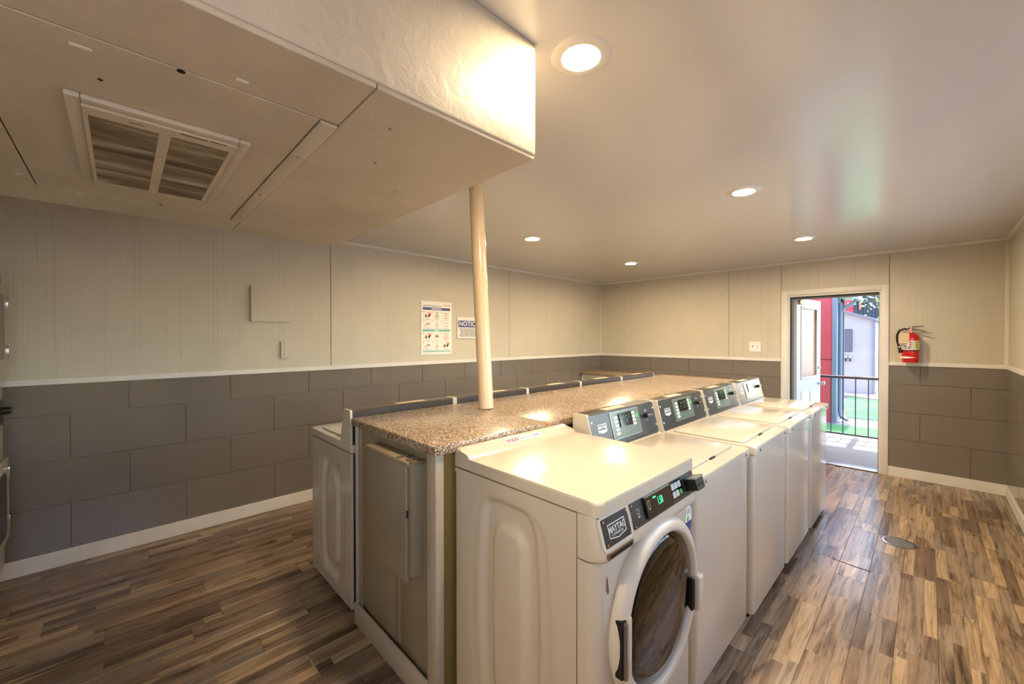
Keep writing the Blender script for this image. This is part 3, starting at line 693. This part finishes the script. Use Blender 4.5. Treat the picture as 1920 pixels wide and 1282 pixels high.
    crd = build('card_reader', c.rect(.548, .100, .618, .124, .002, .030, .004), M_BLACK, cpn)
    build('card_slot', c.rect(.554, .112, .614, .116, .030, .0305), M_EDGE, crd, smooth=False)
    bm = bmesh.new(); c.rect(.568, .138, .598, .141, .002, .0026, bm=bm); c.rect(.572, .145, .594, .148, .002, .0026, bm=bm); c.rect(.574, .082, .592, .086, .002, .0026, bm=bm)
    build('slot_print', bm, M_KEY, cpn, smooth=False)
    return t
M_SEAMGREY = mat('lid_seam_grey', (150, 140, 124), .5)
proto = make_washer()
right = [(1.700, -.652, 'top-loading washer standing next to the front-loading washer'), (2.413, -.630, 'top-loading washer second from the front-loader in the doorway-side row'),
         (3.127, -.622, 'top-loading washer third from the front-loader in the doorway-side row'), (3.841, -.615, 'top-loading washer nearest the open doorway, last of its row')]
left = [(.892, -2.838, 'white top-loading washer at the near end of the left row, embossed side showing'), (1.592, -2.836, 'second washer of the left row, beside the cream pole, only console edge showing'),
        (2.292, -2.838, 'middle washer of the left row behind the counter'), (2.992, -2.84, 'fourth washer of the left row behind the counter'), (3.692, -2.838, 'last washer of the left row, toward the far wall')]
for i, (yy, xf, lab) in enumerate(right):
    o = proto if i == 0 else copy_tree(proto)
    o.location = (xf-TD, yy, 0); o['label'] = lab
for (yy, xf, lab) in left:
    o = copy_tree(proto); o.rotation_euler = (0, 0, math.pi); o.location = (xf+TD+.008, yy+TW_, 0); o['label'] = lab

# ------------------------------------------------------------------ island cabinet and counter
IX0, IX1, IY0, IY1, CTZ = -2.142, -1.368, .900, 4.50, 1.100
isl = thing('island_cabinet', (IX0, IY0, 0), 'grey painted island cabinet between the two washer rows', 'cabinet')
def il(x, y, z): return (x-IX0, y-IY0, z)
def ib(a, b): return (il(*a), il(*b))
build('core', bx(ib((IX0+.03, IY0+.04, 0), (IX1-.05, IY1, CTZ-.042))), M_PLY, isl, smooth=False)
build('post', bx(ib((-1.434, IY0, 0), (IX1, IY0+.040, CTZ-.042)), bev=.003), M_POSTP, isl)
build('corner_trim', bx(ib((IX0, IY0, 0), (IX0+.020, IY0+.04, CTZ-.042)), bev=.002), M_POSTP, isl)
build('inner_trim', bx(ib((IX0+.020, IY0+.008, .10), (IX0+.045, IY0+.04, CTZ-.042)), bev=.002), M_GREYPAINT, isl)
build('end_panel', bx(ib((IX0+.045, IY0+.020, .10), (-1.736, IY0+.04, CTZ-.042)), bev=.0015), M_GREYPAINT, isl)
build('end_panel', bx(ib((-1.727, IY0+.020, .10), (-1.434, IY0+.04, CTZ-.042)), bev=.0015), M_GREYPAINT, isl)
build('seam_batten', bx(ib((-1.722, IY0+.016, .12), (-1.690, IY0+.022, .60)), bev=.002), M_GREYPAINT, isl)
build('kick_board', bx(ib((IX0-.002, IY0-.010, 0), (-1.436, IY0+.006, .112)), bev=.004), M_POSTP, isl)
el = build('box_body', bx(ib((-1.862, .862, .53), (-1.490, .921, 1.000)), bev=.003), M_GREYPAINT, isl)
build('box_door', bx(ib((-1.876, .846, .505), (-1.512, .860, 1.000)), bev=.004), M_GREYPAINT, el)
build('box_hood', bx(ib((-1.884, .838, 1.001), (-1.480, .921, 1.020)), bev=.006), M_GREYPAINT, el)
build('box_latch', bx(ib((-1.513, .849, .78), (-1.509, .857, .81))), M_DARK, el, smooth=False)
bm = bmesh.new(); random.seed(5)
for k in range(5):
    a = -1.75+.30*random.random(); add_box(bm, il(a, .842+.05*random.random(), 1.020), il(a+.012+.02*random.random(), .870+.04*random.random(), 1.022+.004*random.random()))
build('hood_dust', bm, mat('grey_dust', (104, 92, 76), .9), el, smooth=False)
ct = thing('granite_counter', (IX0, IY0, CTZ), 'long speckled brown granite counter topping the island', 'counter')
def cl(x, y, z): return (x-IX0, y-IY0, z-CTZ)
CX0, CX1 = -2.166, -1.354
build('counter_slab', bx((cl(CX0, .888, CTZ-.040), cl(CX1, 1.568, CTZ)), bev=.005, seg=2), M_GRAN, ct)
build('counter_slab', bx((cl(CX0, 1.571, CTZ-.040), cl(-1.356, 4.56, CTZ-.001)), bev=.005, seg=2), M_GRAN, ct)
build('seam_filler', bx((cl(-1.40, 1.566, CTZ-.039), cl(-1.352, 1.584, CTZ-.0005)), bev=.004), M_WOODEND, ct)
build('wood_end', bx((cl(CX0+.01, 4.56, CTZ-.036), cl(-1.30, 4.585, CTZ-.002)), bev=.003), M_WOODEND, ct)
# leaning pole standing on the counter
bm = bmesh.new(); add_tube(bm, [(-1.890, 1.610, CTZ), (-2.005, 1.626, ZC)], .0455, 28)
pole = tag(build('support_pole', bm, M_POLE, None, angle=40), 'cream painted round pole rising from the counter to the ceiling', 'pole')
# low counter in the far left corner
fc = thing('corner_counter', (XL+.02, 5.52, 0), 'short granite-topped white counter in the far left corner', 'counter')
build('counter_slab', bx(((0, 0, .935), (1.95, .60, .975)), bev=.004), M_GRAN, fc)
build('apron', bx(((.03, .03, .86), (1.90, .055, .934)), bev=.003), M_TRIM, fc)
build('end_panel', bx(((.0, .03, 0), (.03, .59, .934)), ((1.90, .03, 0), (1.93, .59, .934)), ((.95, .055, 0), (.98, .59, .934)), bev=.003), M_TRIM, fc)
build('door', bx(((.035, .03, .1), (.49, .05, .855)), bev=.003), M_TRIM, fc); build('door', bx(((.495, .03, .1), (.945, .05, .855)), bev=.003), M_TRIM, fc)
build('door', bx(((.985, .03, .1), (1.435, .05, .855)), bev=.003), M_TRIM, fc); build('door', bx(((1.44, .03, .1), (1.895, .05, .855)), bev=.003), M_TRIM, fc)
build('kick_board', bx(((.03, .06, 0), (1.90, .075, .1))), M_GREYPAINT, fc, smooth=False)

# ------------------------------------------------------------------ stacked dryers at the left frame edge
sd = thing('stacked_dryer', (-3.985, -1.30, 0), 'white stacked dryer cut off by the left edge of the photo', 'dryer')
DWd, DDp = .686, .78
build('body', bx(((0, 0, .03), (DWd, DDp-.03, 1.955)), bev=.008), M_WHITE, sd)
build('base', bx(((.02, .02, 0), (DWd-.02, DDp-.06, .03))), M_BLACK, sd, smooth=False)
for (z0, z1, cz, rr) in ((1.09, 1.93, 1.60, .2), (.12, 1.00, .55, .2)):
    dp = build('front_panel', bx(((.004, DDp-.03, z0), (DWd-.004, DDp-.008, z1)), bev=.006), M_WHITE, sd)
    dd = build('door', bx(((.03, DDp-.008, cz-.25), (DWd-.06, DDp+.018, cz+.25)), bev=.012), M_WHITE, sd)
    build('door_window', slab(rrect(.15, cz-.19, DWd-.16, cz+.19, .05), 0, .006), M_SCREEN, dd)
    dw = dd.children[0]; dw.matrix_local = Matrix(((1,0,0,0),(0,0,1,DDp+.0165),(0,1,0,0),(0,0,0,1)))
    for hz in (-.15, .15): build('hinge', bx(((.012, DDp-.008, cz+hz-.04), (.034, DDp+.022, cz+hz+.04)), bev=.003), M_CHROME, sd)
    build('handle', bx(((DWd-.09, DDp+.016, cz-.06), (DWd-.07, DDp+.045, cz+.06)), bev=.006), M_WHITE2, dd)
build('control_strip', bx(((.03, DDp-.008, 1.02), (DWd-.03, DDp-.002, 1.16)), bev=.002), M_CONS, sd)
build('knob', lathe([(0, 0), (.024, 0), (.022, .03), (0, .032)], (.045, DDp-.002, 1.09), (0, 1, 0), 20), M_BLACK, sd)

# ------------------------------------------------------------------ things on the left wall
LF = Face((XL+.007, 0, 0), (0, 1, 0), (0, 0, 1))
cvp = thing('access_cover', (XL+.007, .96, 1.83), 'square painted cover plate on the left wall', 'cover plate')
fp = Face((0, -.96, -1.83), (0, 1, 0), (0, 0, 1))
build('plate', fp.rect(.802, 1.680, 1.122, 1.985, 0, .030, .004), M_WALL, cvp)
build('screw', fp.disc(.82, 1.965, .004, .030, .0315), M_STEEL, cvp)
sb = thing('blank_switch_box', (XL+.007, 1.08, 1.43), 'small painted surface box below the square cover plate', 'switch box')
fp = Face((0, -1.08, -1.43), (0, 1, 0), (0, 0, 1))
build('box', fp.rect(1.032, 1.352, 1.124, 1.503, 0, .024, .003), M_WALL, sb)
build('cover', fp.rect(1.058, 1.356, 1.122, 1.499, .024, .027, .002), M_WALL, sb)
po = thing('instruction_poster', (XL+.007, 2.69, 1.65), 'white laundry instruction poster with blue and teal bars', 'poster')
fp = Face((0, -2.69, -1.65), (0, 1, 0), (0, 0, 1))
build('sheet', fp.rect(2.476, 1.338, 2.905, 1.965, 0, .006), M_PAPER, po, smooth=False)
lettering('Laundry Room Instructions', fp, 2.500, 1.912, .028, M_BLACKINK, po, .0064, align='LEFT', xs=.85)
lettering('WASH', fp, 2.835, 1.922, .034, M_REDINK, po, .0064)
build('blue_bar', fp.rect(2.50, 1.862, 2.88, 1.892, .006, .0066), M_BLUEINK, po, smooth=False)
build('bar_print', fp.rect(2.62, 1.872, 2.76, 1.882, .0066, .0070), M_PAPER, po, smooth=False)
build('teal_bar', fp.rect(2.50, 1.612, 2.88, 1.637, .006, .0066), M_TEAL, po, smooth=False)
build('bar_print', fp.rect(2.662, 1.619, 2.718, 1.630, .0066, .0070), M_PAPER, po, smooth=False)
build('teal_bar', fp.rect(2.50, 1.372, 2.88, 1.384, .006, .0066), M_TEAL, po, smooth=False)
random.seed(11)
pink, dark, green = bmesh.new(), bmesh.new(), bmesh.new()
for (vt, kinds) in ((1.80, 'hdl'), (1.70, 'cog'), (1.555, 'hml'), (1.45, 'coh')):
    for i, kd in enumerate(kinds):
        u = 2.565+i*.128; fp.disc(u-.062, vt+.04, .006, .006, .0066, bm=dark, k=8)
        if kd == 'l':
            for j in range(3):
                fp.rect(u-.04, vt-.03+j*.028, u-.022, vt-.024+j*.028, .006, .0066, bm=dark); fp.rect(u+.022, vt-.03+j*.028, u+.04, vt-.024+j*.028, .006, .0066, bm=dark)
                fp.rect(u-.014, vt-.034+j*.028, u+.014, vt-.018+j*.028, .006, .0066, bm=pink)
        elif kd == 'h':
            fp.disc(u+.02, vt+.01, .018, .006, .0066, bm=pink, ry=.028); fp.disc(u-.02, vt-.01, .017, .006, .0066, bm=dark, ry=.02); fp.poly([(u, vt-.02), (u+.045, vt+.035), (u+.05, vt+.02), (u+.02, vt-.03)], .006, .0066, bm=pink)
        elif kd == 'd':
            fp.rect(u-.02, vt+.03, u+.02, vt+.038, .006, .0066, bm=dark); fp.rect(u-.022, vt-.035, u-.004, vt+.02, .006, .0066, bm=pink); fp.rect(u+.006, vt-.035, u+.02, vt+.02, .006, .0066, bm=green)
        elif kd == 'c':
            fp.rect(u-.005, vt-.005, u+.03, vt+.008, .006, .0066, bm=dark); fp.poly([(u-.04, vt-.04), (u-.03, vt-.005), (u, vt-.002), (u-.005, vt-.014), (u-.022, vt-.02)], .006, .0066, bm=pink)
        elif kd == 'o':
            fp.disc(u, vt-.015, .011, .006, .0066, bm=pink, ry=.022); fp.rect(u-.01, vt+.022, u+.012, vt+.03, .006, .0066, bm=green)
        elif kd == 'g':
            fp.frame(u-.025, vt-.03, u+.03, vt+.02, .003, .006, .0066, bm=dark)
        else:
            fp.disc(u, vt, .028, .006, .0066, bm=pink, ry=.02); fp.disc(u, vt, .014, .0066, .0070, bm=dark, ry=.011)
        fp.rect(u-.04, vt-.052, u+.035, vt-.049, .006, .0066, bm=dark)
build('peach_print', pink, M_SKIN, po, smooth=False); build('dark_print', dark, mat('grey_print', (120, 120, 122), .5), po, smooth=False); build('green_print', green, mat('sage_print', (150, 190, 140), .5), po, smooth=False)
ns = thing('notice_sign', (XL+.007, 3.13, 1.66), 'small white sign with a navy band reading NOTICE beside the pole', 'sign')
fp = Face((0, -3.13, -1.66), (0, 1, 0), (0, 0, 1))
M_SIGN = mat('glossy_sign_white', (232, 232, 228), .08)
build('plate', fp.rect(2.985, 1.530, 3.335, 1.793, 0, .014, .004), M_SIGN, ns)
build('navy_band', fp.rect(2.998, 1.668, 3.322, 1.752, .014, .0146), M_BLUEINK, ns, smooth=False)
lettering('NOTICE', fp, 3.160, 1.710, .082, M_PAPER, ns, .0150, bold=.001)
bm = bmesh.new(); random.seed(4)
for k in range(6):
    a, b = 3.01+.03*random.random(), 3.31-.04*random.random(); u = a
    while u < b:
        w_ = random.uniform(.012, .04); fp.rect(u, 1.644-k*.0175, min(u+w_, b), 1.652-k*.0175, .014, .0146, bm=bm); u += w_+.008
build('small_print', bm, M_BLACKINK, ns, smooth=False)

# ------------------------------------------------------------------ things on the far wall
ol = thing('wall_outlet', (-1.622, YF-.007, 1.415), 'white double wall plate left of the doorway', 'wall plate')
fp = Face((0, 0, 0), (1, 0, 0), (0, 0, 1))
build('plate', fp.rect(-.068, -.066, .068, .066, 0, .006, .008), M_PAPER, ol)
for a in (-.026, .026):
    build('toggle_frame', fp.rect(a-.007, -.014, a+.007, .014, .006, .008, .001), M_WHITE2, ol); build('toggle', fp.rect(a-.004, -.002, a+.004, .010, .008, .018, .001), M_BLACKINK if a < 0 else M_WHITE2, ol)
ex = thing('fire_extinguisher', (-.128, YF-.10, 1.268), 'red fire extinguisher with paper tag hanging right of the doorway', 'fire extinguisher')
build('cylinder', lathe([(.0, .0), (.060, .0), (.066, .004), (.068, .012), (.068, .255), (.064, .278), (.050, .298), (.028, .310), (.022, .318), (0, .318)], (0,0,0), n=40), M_EXRED, ex)
def band(z0, z1, a0, a1, rad, m, nm, n=20):
    bm = bmesh.new(); A = [a0+(a1-a0)*k/n for k in range(n+1)]
    add_loft(bm, [[(q*math.cos(a), q*math.sin(a), z) for a in A] + [((q-.0015)*math.cos(a), (q-.0015)*math.sin(a), z) for a in A[::-1]] for z, q in ((z0, rad), (z1, rad))])
    return build(nm, bm, m, ex)
R_ = math.radians
lb = band(.135, .232, R_(195), R_(345), .0690, mat('silver_label', (206, 206, 200), .45), 'label')
band(.150, .228, R_(298), R_(322), .0696, M_YEL, 'yellow_stripe', 6)
for k, zz in enumerate((.168, .190, .212)): band(zz-.005, zz+.005, R_(306), R_(314), .0701, M_BLACKINK, 'stripe_mark', 3); band(zz-.006, zz+.006, R_(262), R_(275), .0696, M_REDINK, 'pictogram', 4)
for zz, c0, c1 in ((.155, 228, 246), (.155, 252, 268), (.175, 225, 245)): band(zz-.007, zz+.005, R_(c0), R_(c1), .0696, M_BLUEINK, 'pictogram', 4)
band(.118, .130, R_(180), R_(360), .0690, mat('dark_bracket_band', (88, 30, 26), .5), 'strap')
dm = bmesh.new(); fpx = Face((0, -.0690, 0), (1, 0, 0), (0, 0, 1)); fpx.poly([(-.052, .054), (-.022, .068), (.022, .056), (-.02, .046)], 0, .0008, bm=dm)
for v in dm.verts:
    a = -math.pi/2 + v.co.x/.069; rr = .0686 - v.co.y - .069; v.co.x, v.co.y = (.0692+max(rr, 0))*math.cos(a), (.0692+max(rr, 0))*math.sin(a)
build('white_diamond', dm, M_PAPER, ex, smooth=False)
build('valve', lathe([(.018, .314), (.018, .335), (.013, .34), (.013, .358), (.016, .362), (.016, .374), (0, .376)], (0,0,0), n=20), M_CHROME, ex)
build('gauge', lathe([(0, 0), (.016, 0), (.016, .012), (0, .013)], (-.004, -.016, .340), (0, -1, 0), 20), M_SKIN, ex)
bm = bmesh.new(); add_tube(bm, [(-.02, 0, .366), (.02, -.002, .380), (.10, -.006, .384)], [.010, .009, .006], 8); build('carry_handle', bm, M_CHROME, ex)
bm = bmesh.new(); add_tube(bm, [(.0, 0, .352), (.04, -.004, .350), (.118, -.01, .325)], [.010, .008, .006], 8); build('squeeze_lever', bm, M_CHROME, ex)
build('hose', tube([(-.012, -.01, .350), (-.05, -.012, .358), (-.088, -.012, .340), (-.106, -.012, .29), (-.105, -.014, .235), (-.092, -.02, .175)], .0105, 12), M_BLACK, ex)
build('nozzle', tube([(-.093, -.02, .178), (-.084, -.02, .135), (-.078, -.02, .10)], [.011, .013, .016], 12), M_BLACK, ex)
build('hose_clip', tube([(-.0905, -.02, .168), (-.0885, -.02, .158)], .0135, 12), M_CHROME, ex)
tf = Face((-.052, -.074, .26), (1, .12, 0), (.06, .0, 1)); tg = build('paper_tag', tf.rect(-.036, -.056, .040, .050, 0, .0012, .004), M_TAG, ex, smooth=False)
bm = bmesh.new()
for k in range(5): tf.rect(-.028, -.04+k*.016, .03, -.037+k*.016, .0012, .0015, bm=bm)
build('tag_print', bm, mat('tag_ink', (196, 160, 124), .7), tg, smooth=False)
build('tag_string', tube([(-.02, -.02, .352), (-.045, -.06, .335), (-.05, -.074, .308)], .0018, 6), M_CHROME, ex)
build('wall_hook', bx(((-.02, .02, .315), (.02, .0925, .335)), bev=.003), M_STEEL, ex)

# ------------------------------------------------------------------ outside the doorway
M_CONC = smoothpaint('pale_concrete', (122, 119, 117), .8, 18, .1)
M_PATH = smoothpaint('grey_path_concrete', (128, 124, 128), .85, 18, .1)
M_CURB = smoothpaint('pale_curb_concrete', (182, 172, 158), .85, 18, .1)  # paler tone than the path and walkway concrete
def grassm():
    m = mat('lawn_green', (80, 150, 80), .9); n, l, b = NT(m)
    P = pos_map(n, l, (1, 1, 1)); f = mathn(n, l, 'ADD', mathn(n, l, 'MULTIPLY', noise(n, l, P, 40, 4), .6), mathn(n, l, 'MULTIPLY', noise(n, l, P, 1.4, 3), .4))
    l.new(ramp(n, l, f, [(.35, (42, 100, 62)), (.52, (60, 122, 66)), (.66, (88, 140, 66))]), b.inputs['Base Color']); return m
M_GRASS = grassm()
M_REDW = smoothpaint('coral_red_siding', (206, 78, 80), .7, 8, .05)
M_GREYW = smoothpaint('blue_grey_siding', (132, 138, 150), .7, 8, .05)
M_WHITEW = smoothpaint('pale_grey_stucco', (178, 180, 184), .8, 30, .1)
M_DARKS = mat('dark_slate_siding', (66, 69, 76), .7)
GZ = -.16
st_ = struct(build('ground', bx(((-40, YF+TH+2.2, GZ-.3), (40, 60, GZ-.02)), ((XR+TH+.02, -40, GZ-.3), (40, YF+TH+2.2, GZ-.02)), ((-40, -40, GZ-.3), (XL-TH-.02, YF+TH+2.2, GZ-.02))), M_PATH, smooth=False), 'paved ground outside the building', 'ground')
dkk = struct(build('walkway', bx(((-4.2, YF+TH, -.30), (3.2, 8.30, -.02))), M_CONC, smooth=False), 'concrete walkway slab outside the doorway', 'walkway')
def grass(nm, a, b, lab):
    o = build(nm, bx((a, b)), M_GRASS, smooth=False); o['kind'] = 'stuff'; return tag(o, lab, 'grass')
grass('lawn', (-5, 8.32, GZ-.02), (6, 9.95, GZ+.015), 'shaded green lawn strip just beyond the walkway railing')
struct(build('footpath', bx(((-5, 9.96, GZ-.02), (6, 11.0, GZ+.005))), M_PATH, smooth=False), 'grey concrete footpath crossing the lawn', 'path')
bm = bmesh.new(); Pg = [(-1.18, 11.02), (6, 11.02), (6, 14.4), (-.9, 14.5), (-1.58, 14.9), (-1.5, 13.2)]
add_prism(bm, [(a, b, GZ-.02) for a, b in Pg], [(a, b, GZ+.015) for a, b in Pg])
o = build('lawn', bm, M_GRASS, smooth=False); o['kind'] = 'stuff'; tag(o, 'sunlit green lawn beyond the grey footpath', 'grass')
bm = bmesh.new(); Pg = [(-1.9, 14.95), (-1.55, 14.92), (-.9, 14.52), (6, 14.42), (6, 15.4), (-1.9, 15.7)]
add_prism(bm, [(a, b, GZ-.02) for a, b in Pg], [(a, b, GZ+.05) for a, b in Pg])
struct(build('curb', bm, M_CURB, smooth=False), 'pale concrete strip behind the lawn', 'curb')
# walkway roof shades the walkway; unseen beam end added to cast a shadow bar
struct(build('walkway_roof', bx(((-4.2, YF+TH, 2.46), (3.2, 8.33, 2.60))), M_TRIM, smooth=False), 'white roof slab above the outside walkway', 'roof')
struct(build('shadow_rafter', bx(((-.73, 8.33, 2.47), (-.65, 9.2, 2.60))), M_TRIM, smooth=False), 'unseen beam end added to cast a bar of shadow on the walkway', 'shadow_rafter')
rg = thing('walkway_railing', (-.8, 8.0, -.02), 'dark metal railing with thin balusters outside the doorway', 'railing')
M_RAIL = mat('dark_glossy_rail_paint', (84, 70, 78), .25, .3)
build('top_rail', tube([(-3.2, 0, .945), (3.0, 0, .945)], .022, 14), M_RAIL, rg)
build('bottom_rail', bx(((-3.2, -.012, .055), (3.0, .012, .08)), bev=.003), M_RAIL, rg)
for k in range(-22, 20):
    xx = -.108 + k*.147
    build('baluster', tube([(xx, 0, .08), (xx, 0, .93)], .0075, 8), M_RAIL, rg)
for xx in (-3.2, -1.1, 3.0): build('post', bx(((xx-.018, -.018, 0), (xx+.018, .018, .94)), bev=.003), M_RAIL, rg)
# red and grey building at the left
ra = thing('red_building', (-1.265, 10.15, GZ), 'coral red building with grey side wall outside the doorway', 'building')
build('red_wall', bx(((-4.5, 0, 0), (-.02, .9, 1.25)), ((-4.5, 0, 1.262), (-.02, .9, 4.2))), M_REDW, ra, smooth=False)
build('grey_wall', bx(((-.02, .02, 0), (0.0, .95, 2.55))), M_GREYW, ra, smooth=False)
build('corner_board', bx(((-.06, -.02, 0), (.012, .03, 4.2)), bev=.004), M_GREYW, ra)
build('downspout', tube([(.03, .30, 2.4), (.03, .30, .25), (.05, .26, .12), (.16, .16, .06)], .035, 10), mat('grey_downspout', (120, 126, 140), .5), ra)
build('wall_board', bx(((.0, .62, 0), (.02, .70, 2.5)), ((.0, .85, 0), (.02, .95, 2.5)), bev=.004), M_DARKS, ra)
gt = build('eave', bx(((-.05, .1, 2.50), (.30, 1.05, 2.56)), bev=.01), M_TRIM, ra)
build('gutter', tube([(.28, .1, 2.49), (.28, 1.05, 2.49)], .045, 10), M_WHITEW, gt)
build('gutter_elbow', tube([(.28, .30, 2.46), (.20, .30, 2.36), (.10, .30, 2.30), (.03, .30, 2.2)], .03, 10), M_GREYW, gt)
# utility shed
us = thing('utility_shed', (-1.48, 15.72, GZ), 'pale utility shed with meters and louvred vent beyond the lawn', 'shed')
bm = bmesh.new(); add_prism(bm, [(-.75, 0, 0), (.36, 0, 0), (.36, 0, 2.22), (-.75, 0, 2.62)], [(-.75, 2, 0), (.36, 2, 0), (.36, 2, 2.22), (-.75, 2, 2.62)]); build('wall', bm, M_WHITEW, us, smooth=False)
bm = bmesh.new(); add_prism(bm, [(-.85, -.12, 2.655), (.44, -.12, 2.19), (.44, -.12, 2.25), (-.85, -.12, 2.715)], [(-.85, 2.1, 2.655), (.44, 2.1, 2.19), (.44, 2.1, 2.25), (-.85, 2.1, 2.715)]); build('roof', bm, M_GREYW, us, smooth=False)
build('corner_downspout', bx(((.365, -.06, 0), (.42, .0, 2.18)), bev=.008), M_GREYW, us)
vt = build('vent_frame', bx(((-.42, -.03, 1.28), (-.10, -.002, 1.95))), M_DARKS, us, smooth=False)
for k in range(7): build('louvre', bx(((-.40+.043*k, -.045, 1.30), (-.375+.043*k, -.03, 1.93))), M_GREYW, vt, smooth=False)
for k in range(3): build('meter', lathe([(0, 0), (.045, 0), (.045, .06), (.03, .09), (0, .092)], (-.34+.10*k, -.002, 1.12), (0, -1, 0), 14), M_WHITEW, us)
bm = bmesh.new()
for k in range(3): add_tube(bm, [(-.34+.10*k, -.03, 1.08), (-.34+.10*k, -.03, .98)], .018, 8)
build('meter_pipe', bm, M_DARKS, us)
build('conduit', tube([(-.43, -.03, 0), (-.43, -.03, 2.3)], .028, 8), M_DARKS, us)
# far building
fb = thing('far_red_building', (-2.5, 23.0, GZ), 'far coral building with dark upper siding behind the shed', 'building')
build('red_wall', bx(((-3, 0, 0), (5, 3, 3.6))), M_REDW, fb, smooth=False)
bk = build('dark_siding', bx(((.23, -.06, 2.35), (5, 0, 6.5))), M_DARKS, fb, smooth=False)
for k in range(16): build('siding_batten', bx(((.30+.28*k, -.12, 2.35), (.36+.28*k, -.06, 6.5))), mat('slate_batten', (66, 70, 78), .7), bk, smooth=False)
build('upper_red', bx(((-3, -.05, 3.0), (.22, 0, 6.5))), M_REDW, fb, smooth=False)
wd = build('window', bx(((1.02, -.05, 1.35), (1.52, -.005, 2.35))), mat('window_grey_frame', (180, 186, 196), .5), fb, smooth=False)
build('pane', bx(((1.07, -.06, 1.40), (1.47, -.05, 2.30))), mat('dark_pane', (90, 104, 120), .1), wd, smooth=False)
build('copper_pipe', tube([(.46, -.2, 2.9), (.46, -.2, 6.5)], .04, 8), mat('copper_pipe', (176, 112, 84), .5), fb)
# parked car in front of the far building
car = thing('parked_car', (-1.0, 20.6, GZ), 'dark blue parked car glimpsed beside the shed', 'car')
bm = bmesh.new(); Pc = [(-1.9, .35), (-1.95, .62), (-1.7, .82), (-1.0, .92), (-.5, 1.36), (.6, 1.40), (1.2, .98), (1.9, .86), (2.0, .55), (1.95, .32)]
add_prism(bm, [(a, -.8, b) for a, b in Pc], [(a, .8, b) for a, b in Pc]); build('car_body', bm, mat('navy_car_paint', (58, 66, 96), .2, .3), car, smooth=False)
bm = bmesh.new(); Pc = [(-.82, .94), (-.44, 1.30), (.55, 1.33), (1.02, .98)]; add_prism(bm, [(a, -.81, b) for a, b in Pc], [(a, .81, b) for a, b in Pc]); build('car_windows', bm, mat('car_glass', (150, 170, 190), .1), car, smooth=False)
for a in (-1.25, 1.25):
    for b in (-.82, .62): build('wheel', lathe([(0, 0), (.32, 0), (.32, .2), (0, .2)], (a, b, .32), (0, 1, 0), 20), M_BLACK, car)
# tree with leaves hanging into the door opening
tr = thing('leafy_tree', (.75, 13.2, GZ+.016), 'leafy tree with pale sunlit branches at the top of the doorway', 'tree')
build('trunk', tube([(0, 0, 0), (-.05, 0, 1.2), (-.2, .05, 2.3), (-.5, .05, 3.2)], [.14, .12, .10, .07], 10), mat('bark', (96, 80, 66), .9), tr)
bm = bmesh.new(); brs = []
for k in range(9):
    e = Vector((-1.0-1.0*random.random(), random.uniform(-.6, .6), 2.25+random.random()*1.5)); s = Vector((-.2, .05, 2.3+.5*random.random()))
    add_tube(bm, [s, (s+e)/2+Vector((0, 0, .15)), e], [.035, .022, .008], 6); brs.append((s, e))
build('branches', bm, MATS['bark'], tr)
bm = bmesh.new()
for k in range(1500):
    s, e = random.choice(brs); q = random.uniform(.25, 1.08); c_ = s.lerp(e, q)+Vector((random.gauss(0, .13), random.gauss(0, .13), random.gauss(.03, .12)))
    d = Vector((random.gauss(0, 1), random.gauss(0, 1), random.gauss(-.2, .6))).normalized(); u_, w_ = frame_of(d); L_ = random.uniform(.05, .09)
    bm.faces.new([bm.verts.new(c_), bm.verts.new(c_+d*L_*.5+u_*L_*.3+w_*.006), bm.verts.new(c_+d*L_), bm.verts.new(c_+d*L_*.5-u_*L_*.3+w_*.006)])
lv = build('foliage', bm, mat('pale_leaf', (150, 190, 110), .45), tr, smooth=False); lv['kind'] = 'stuff'
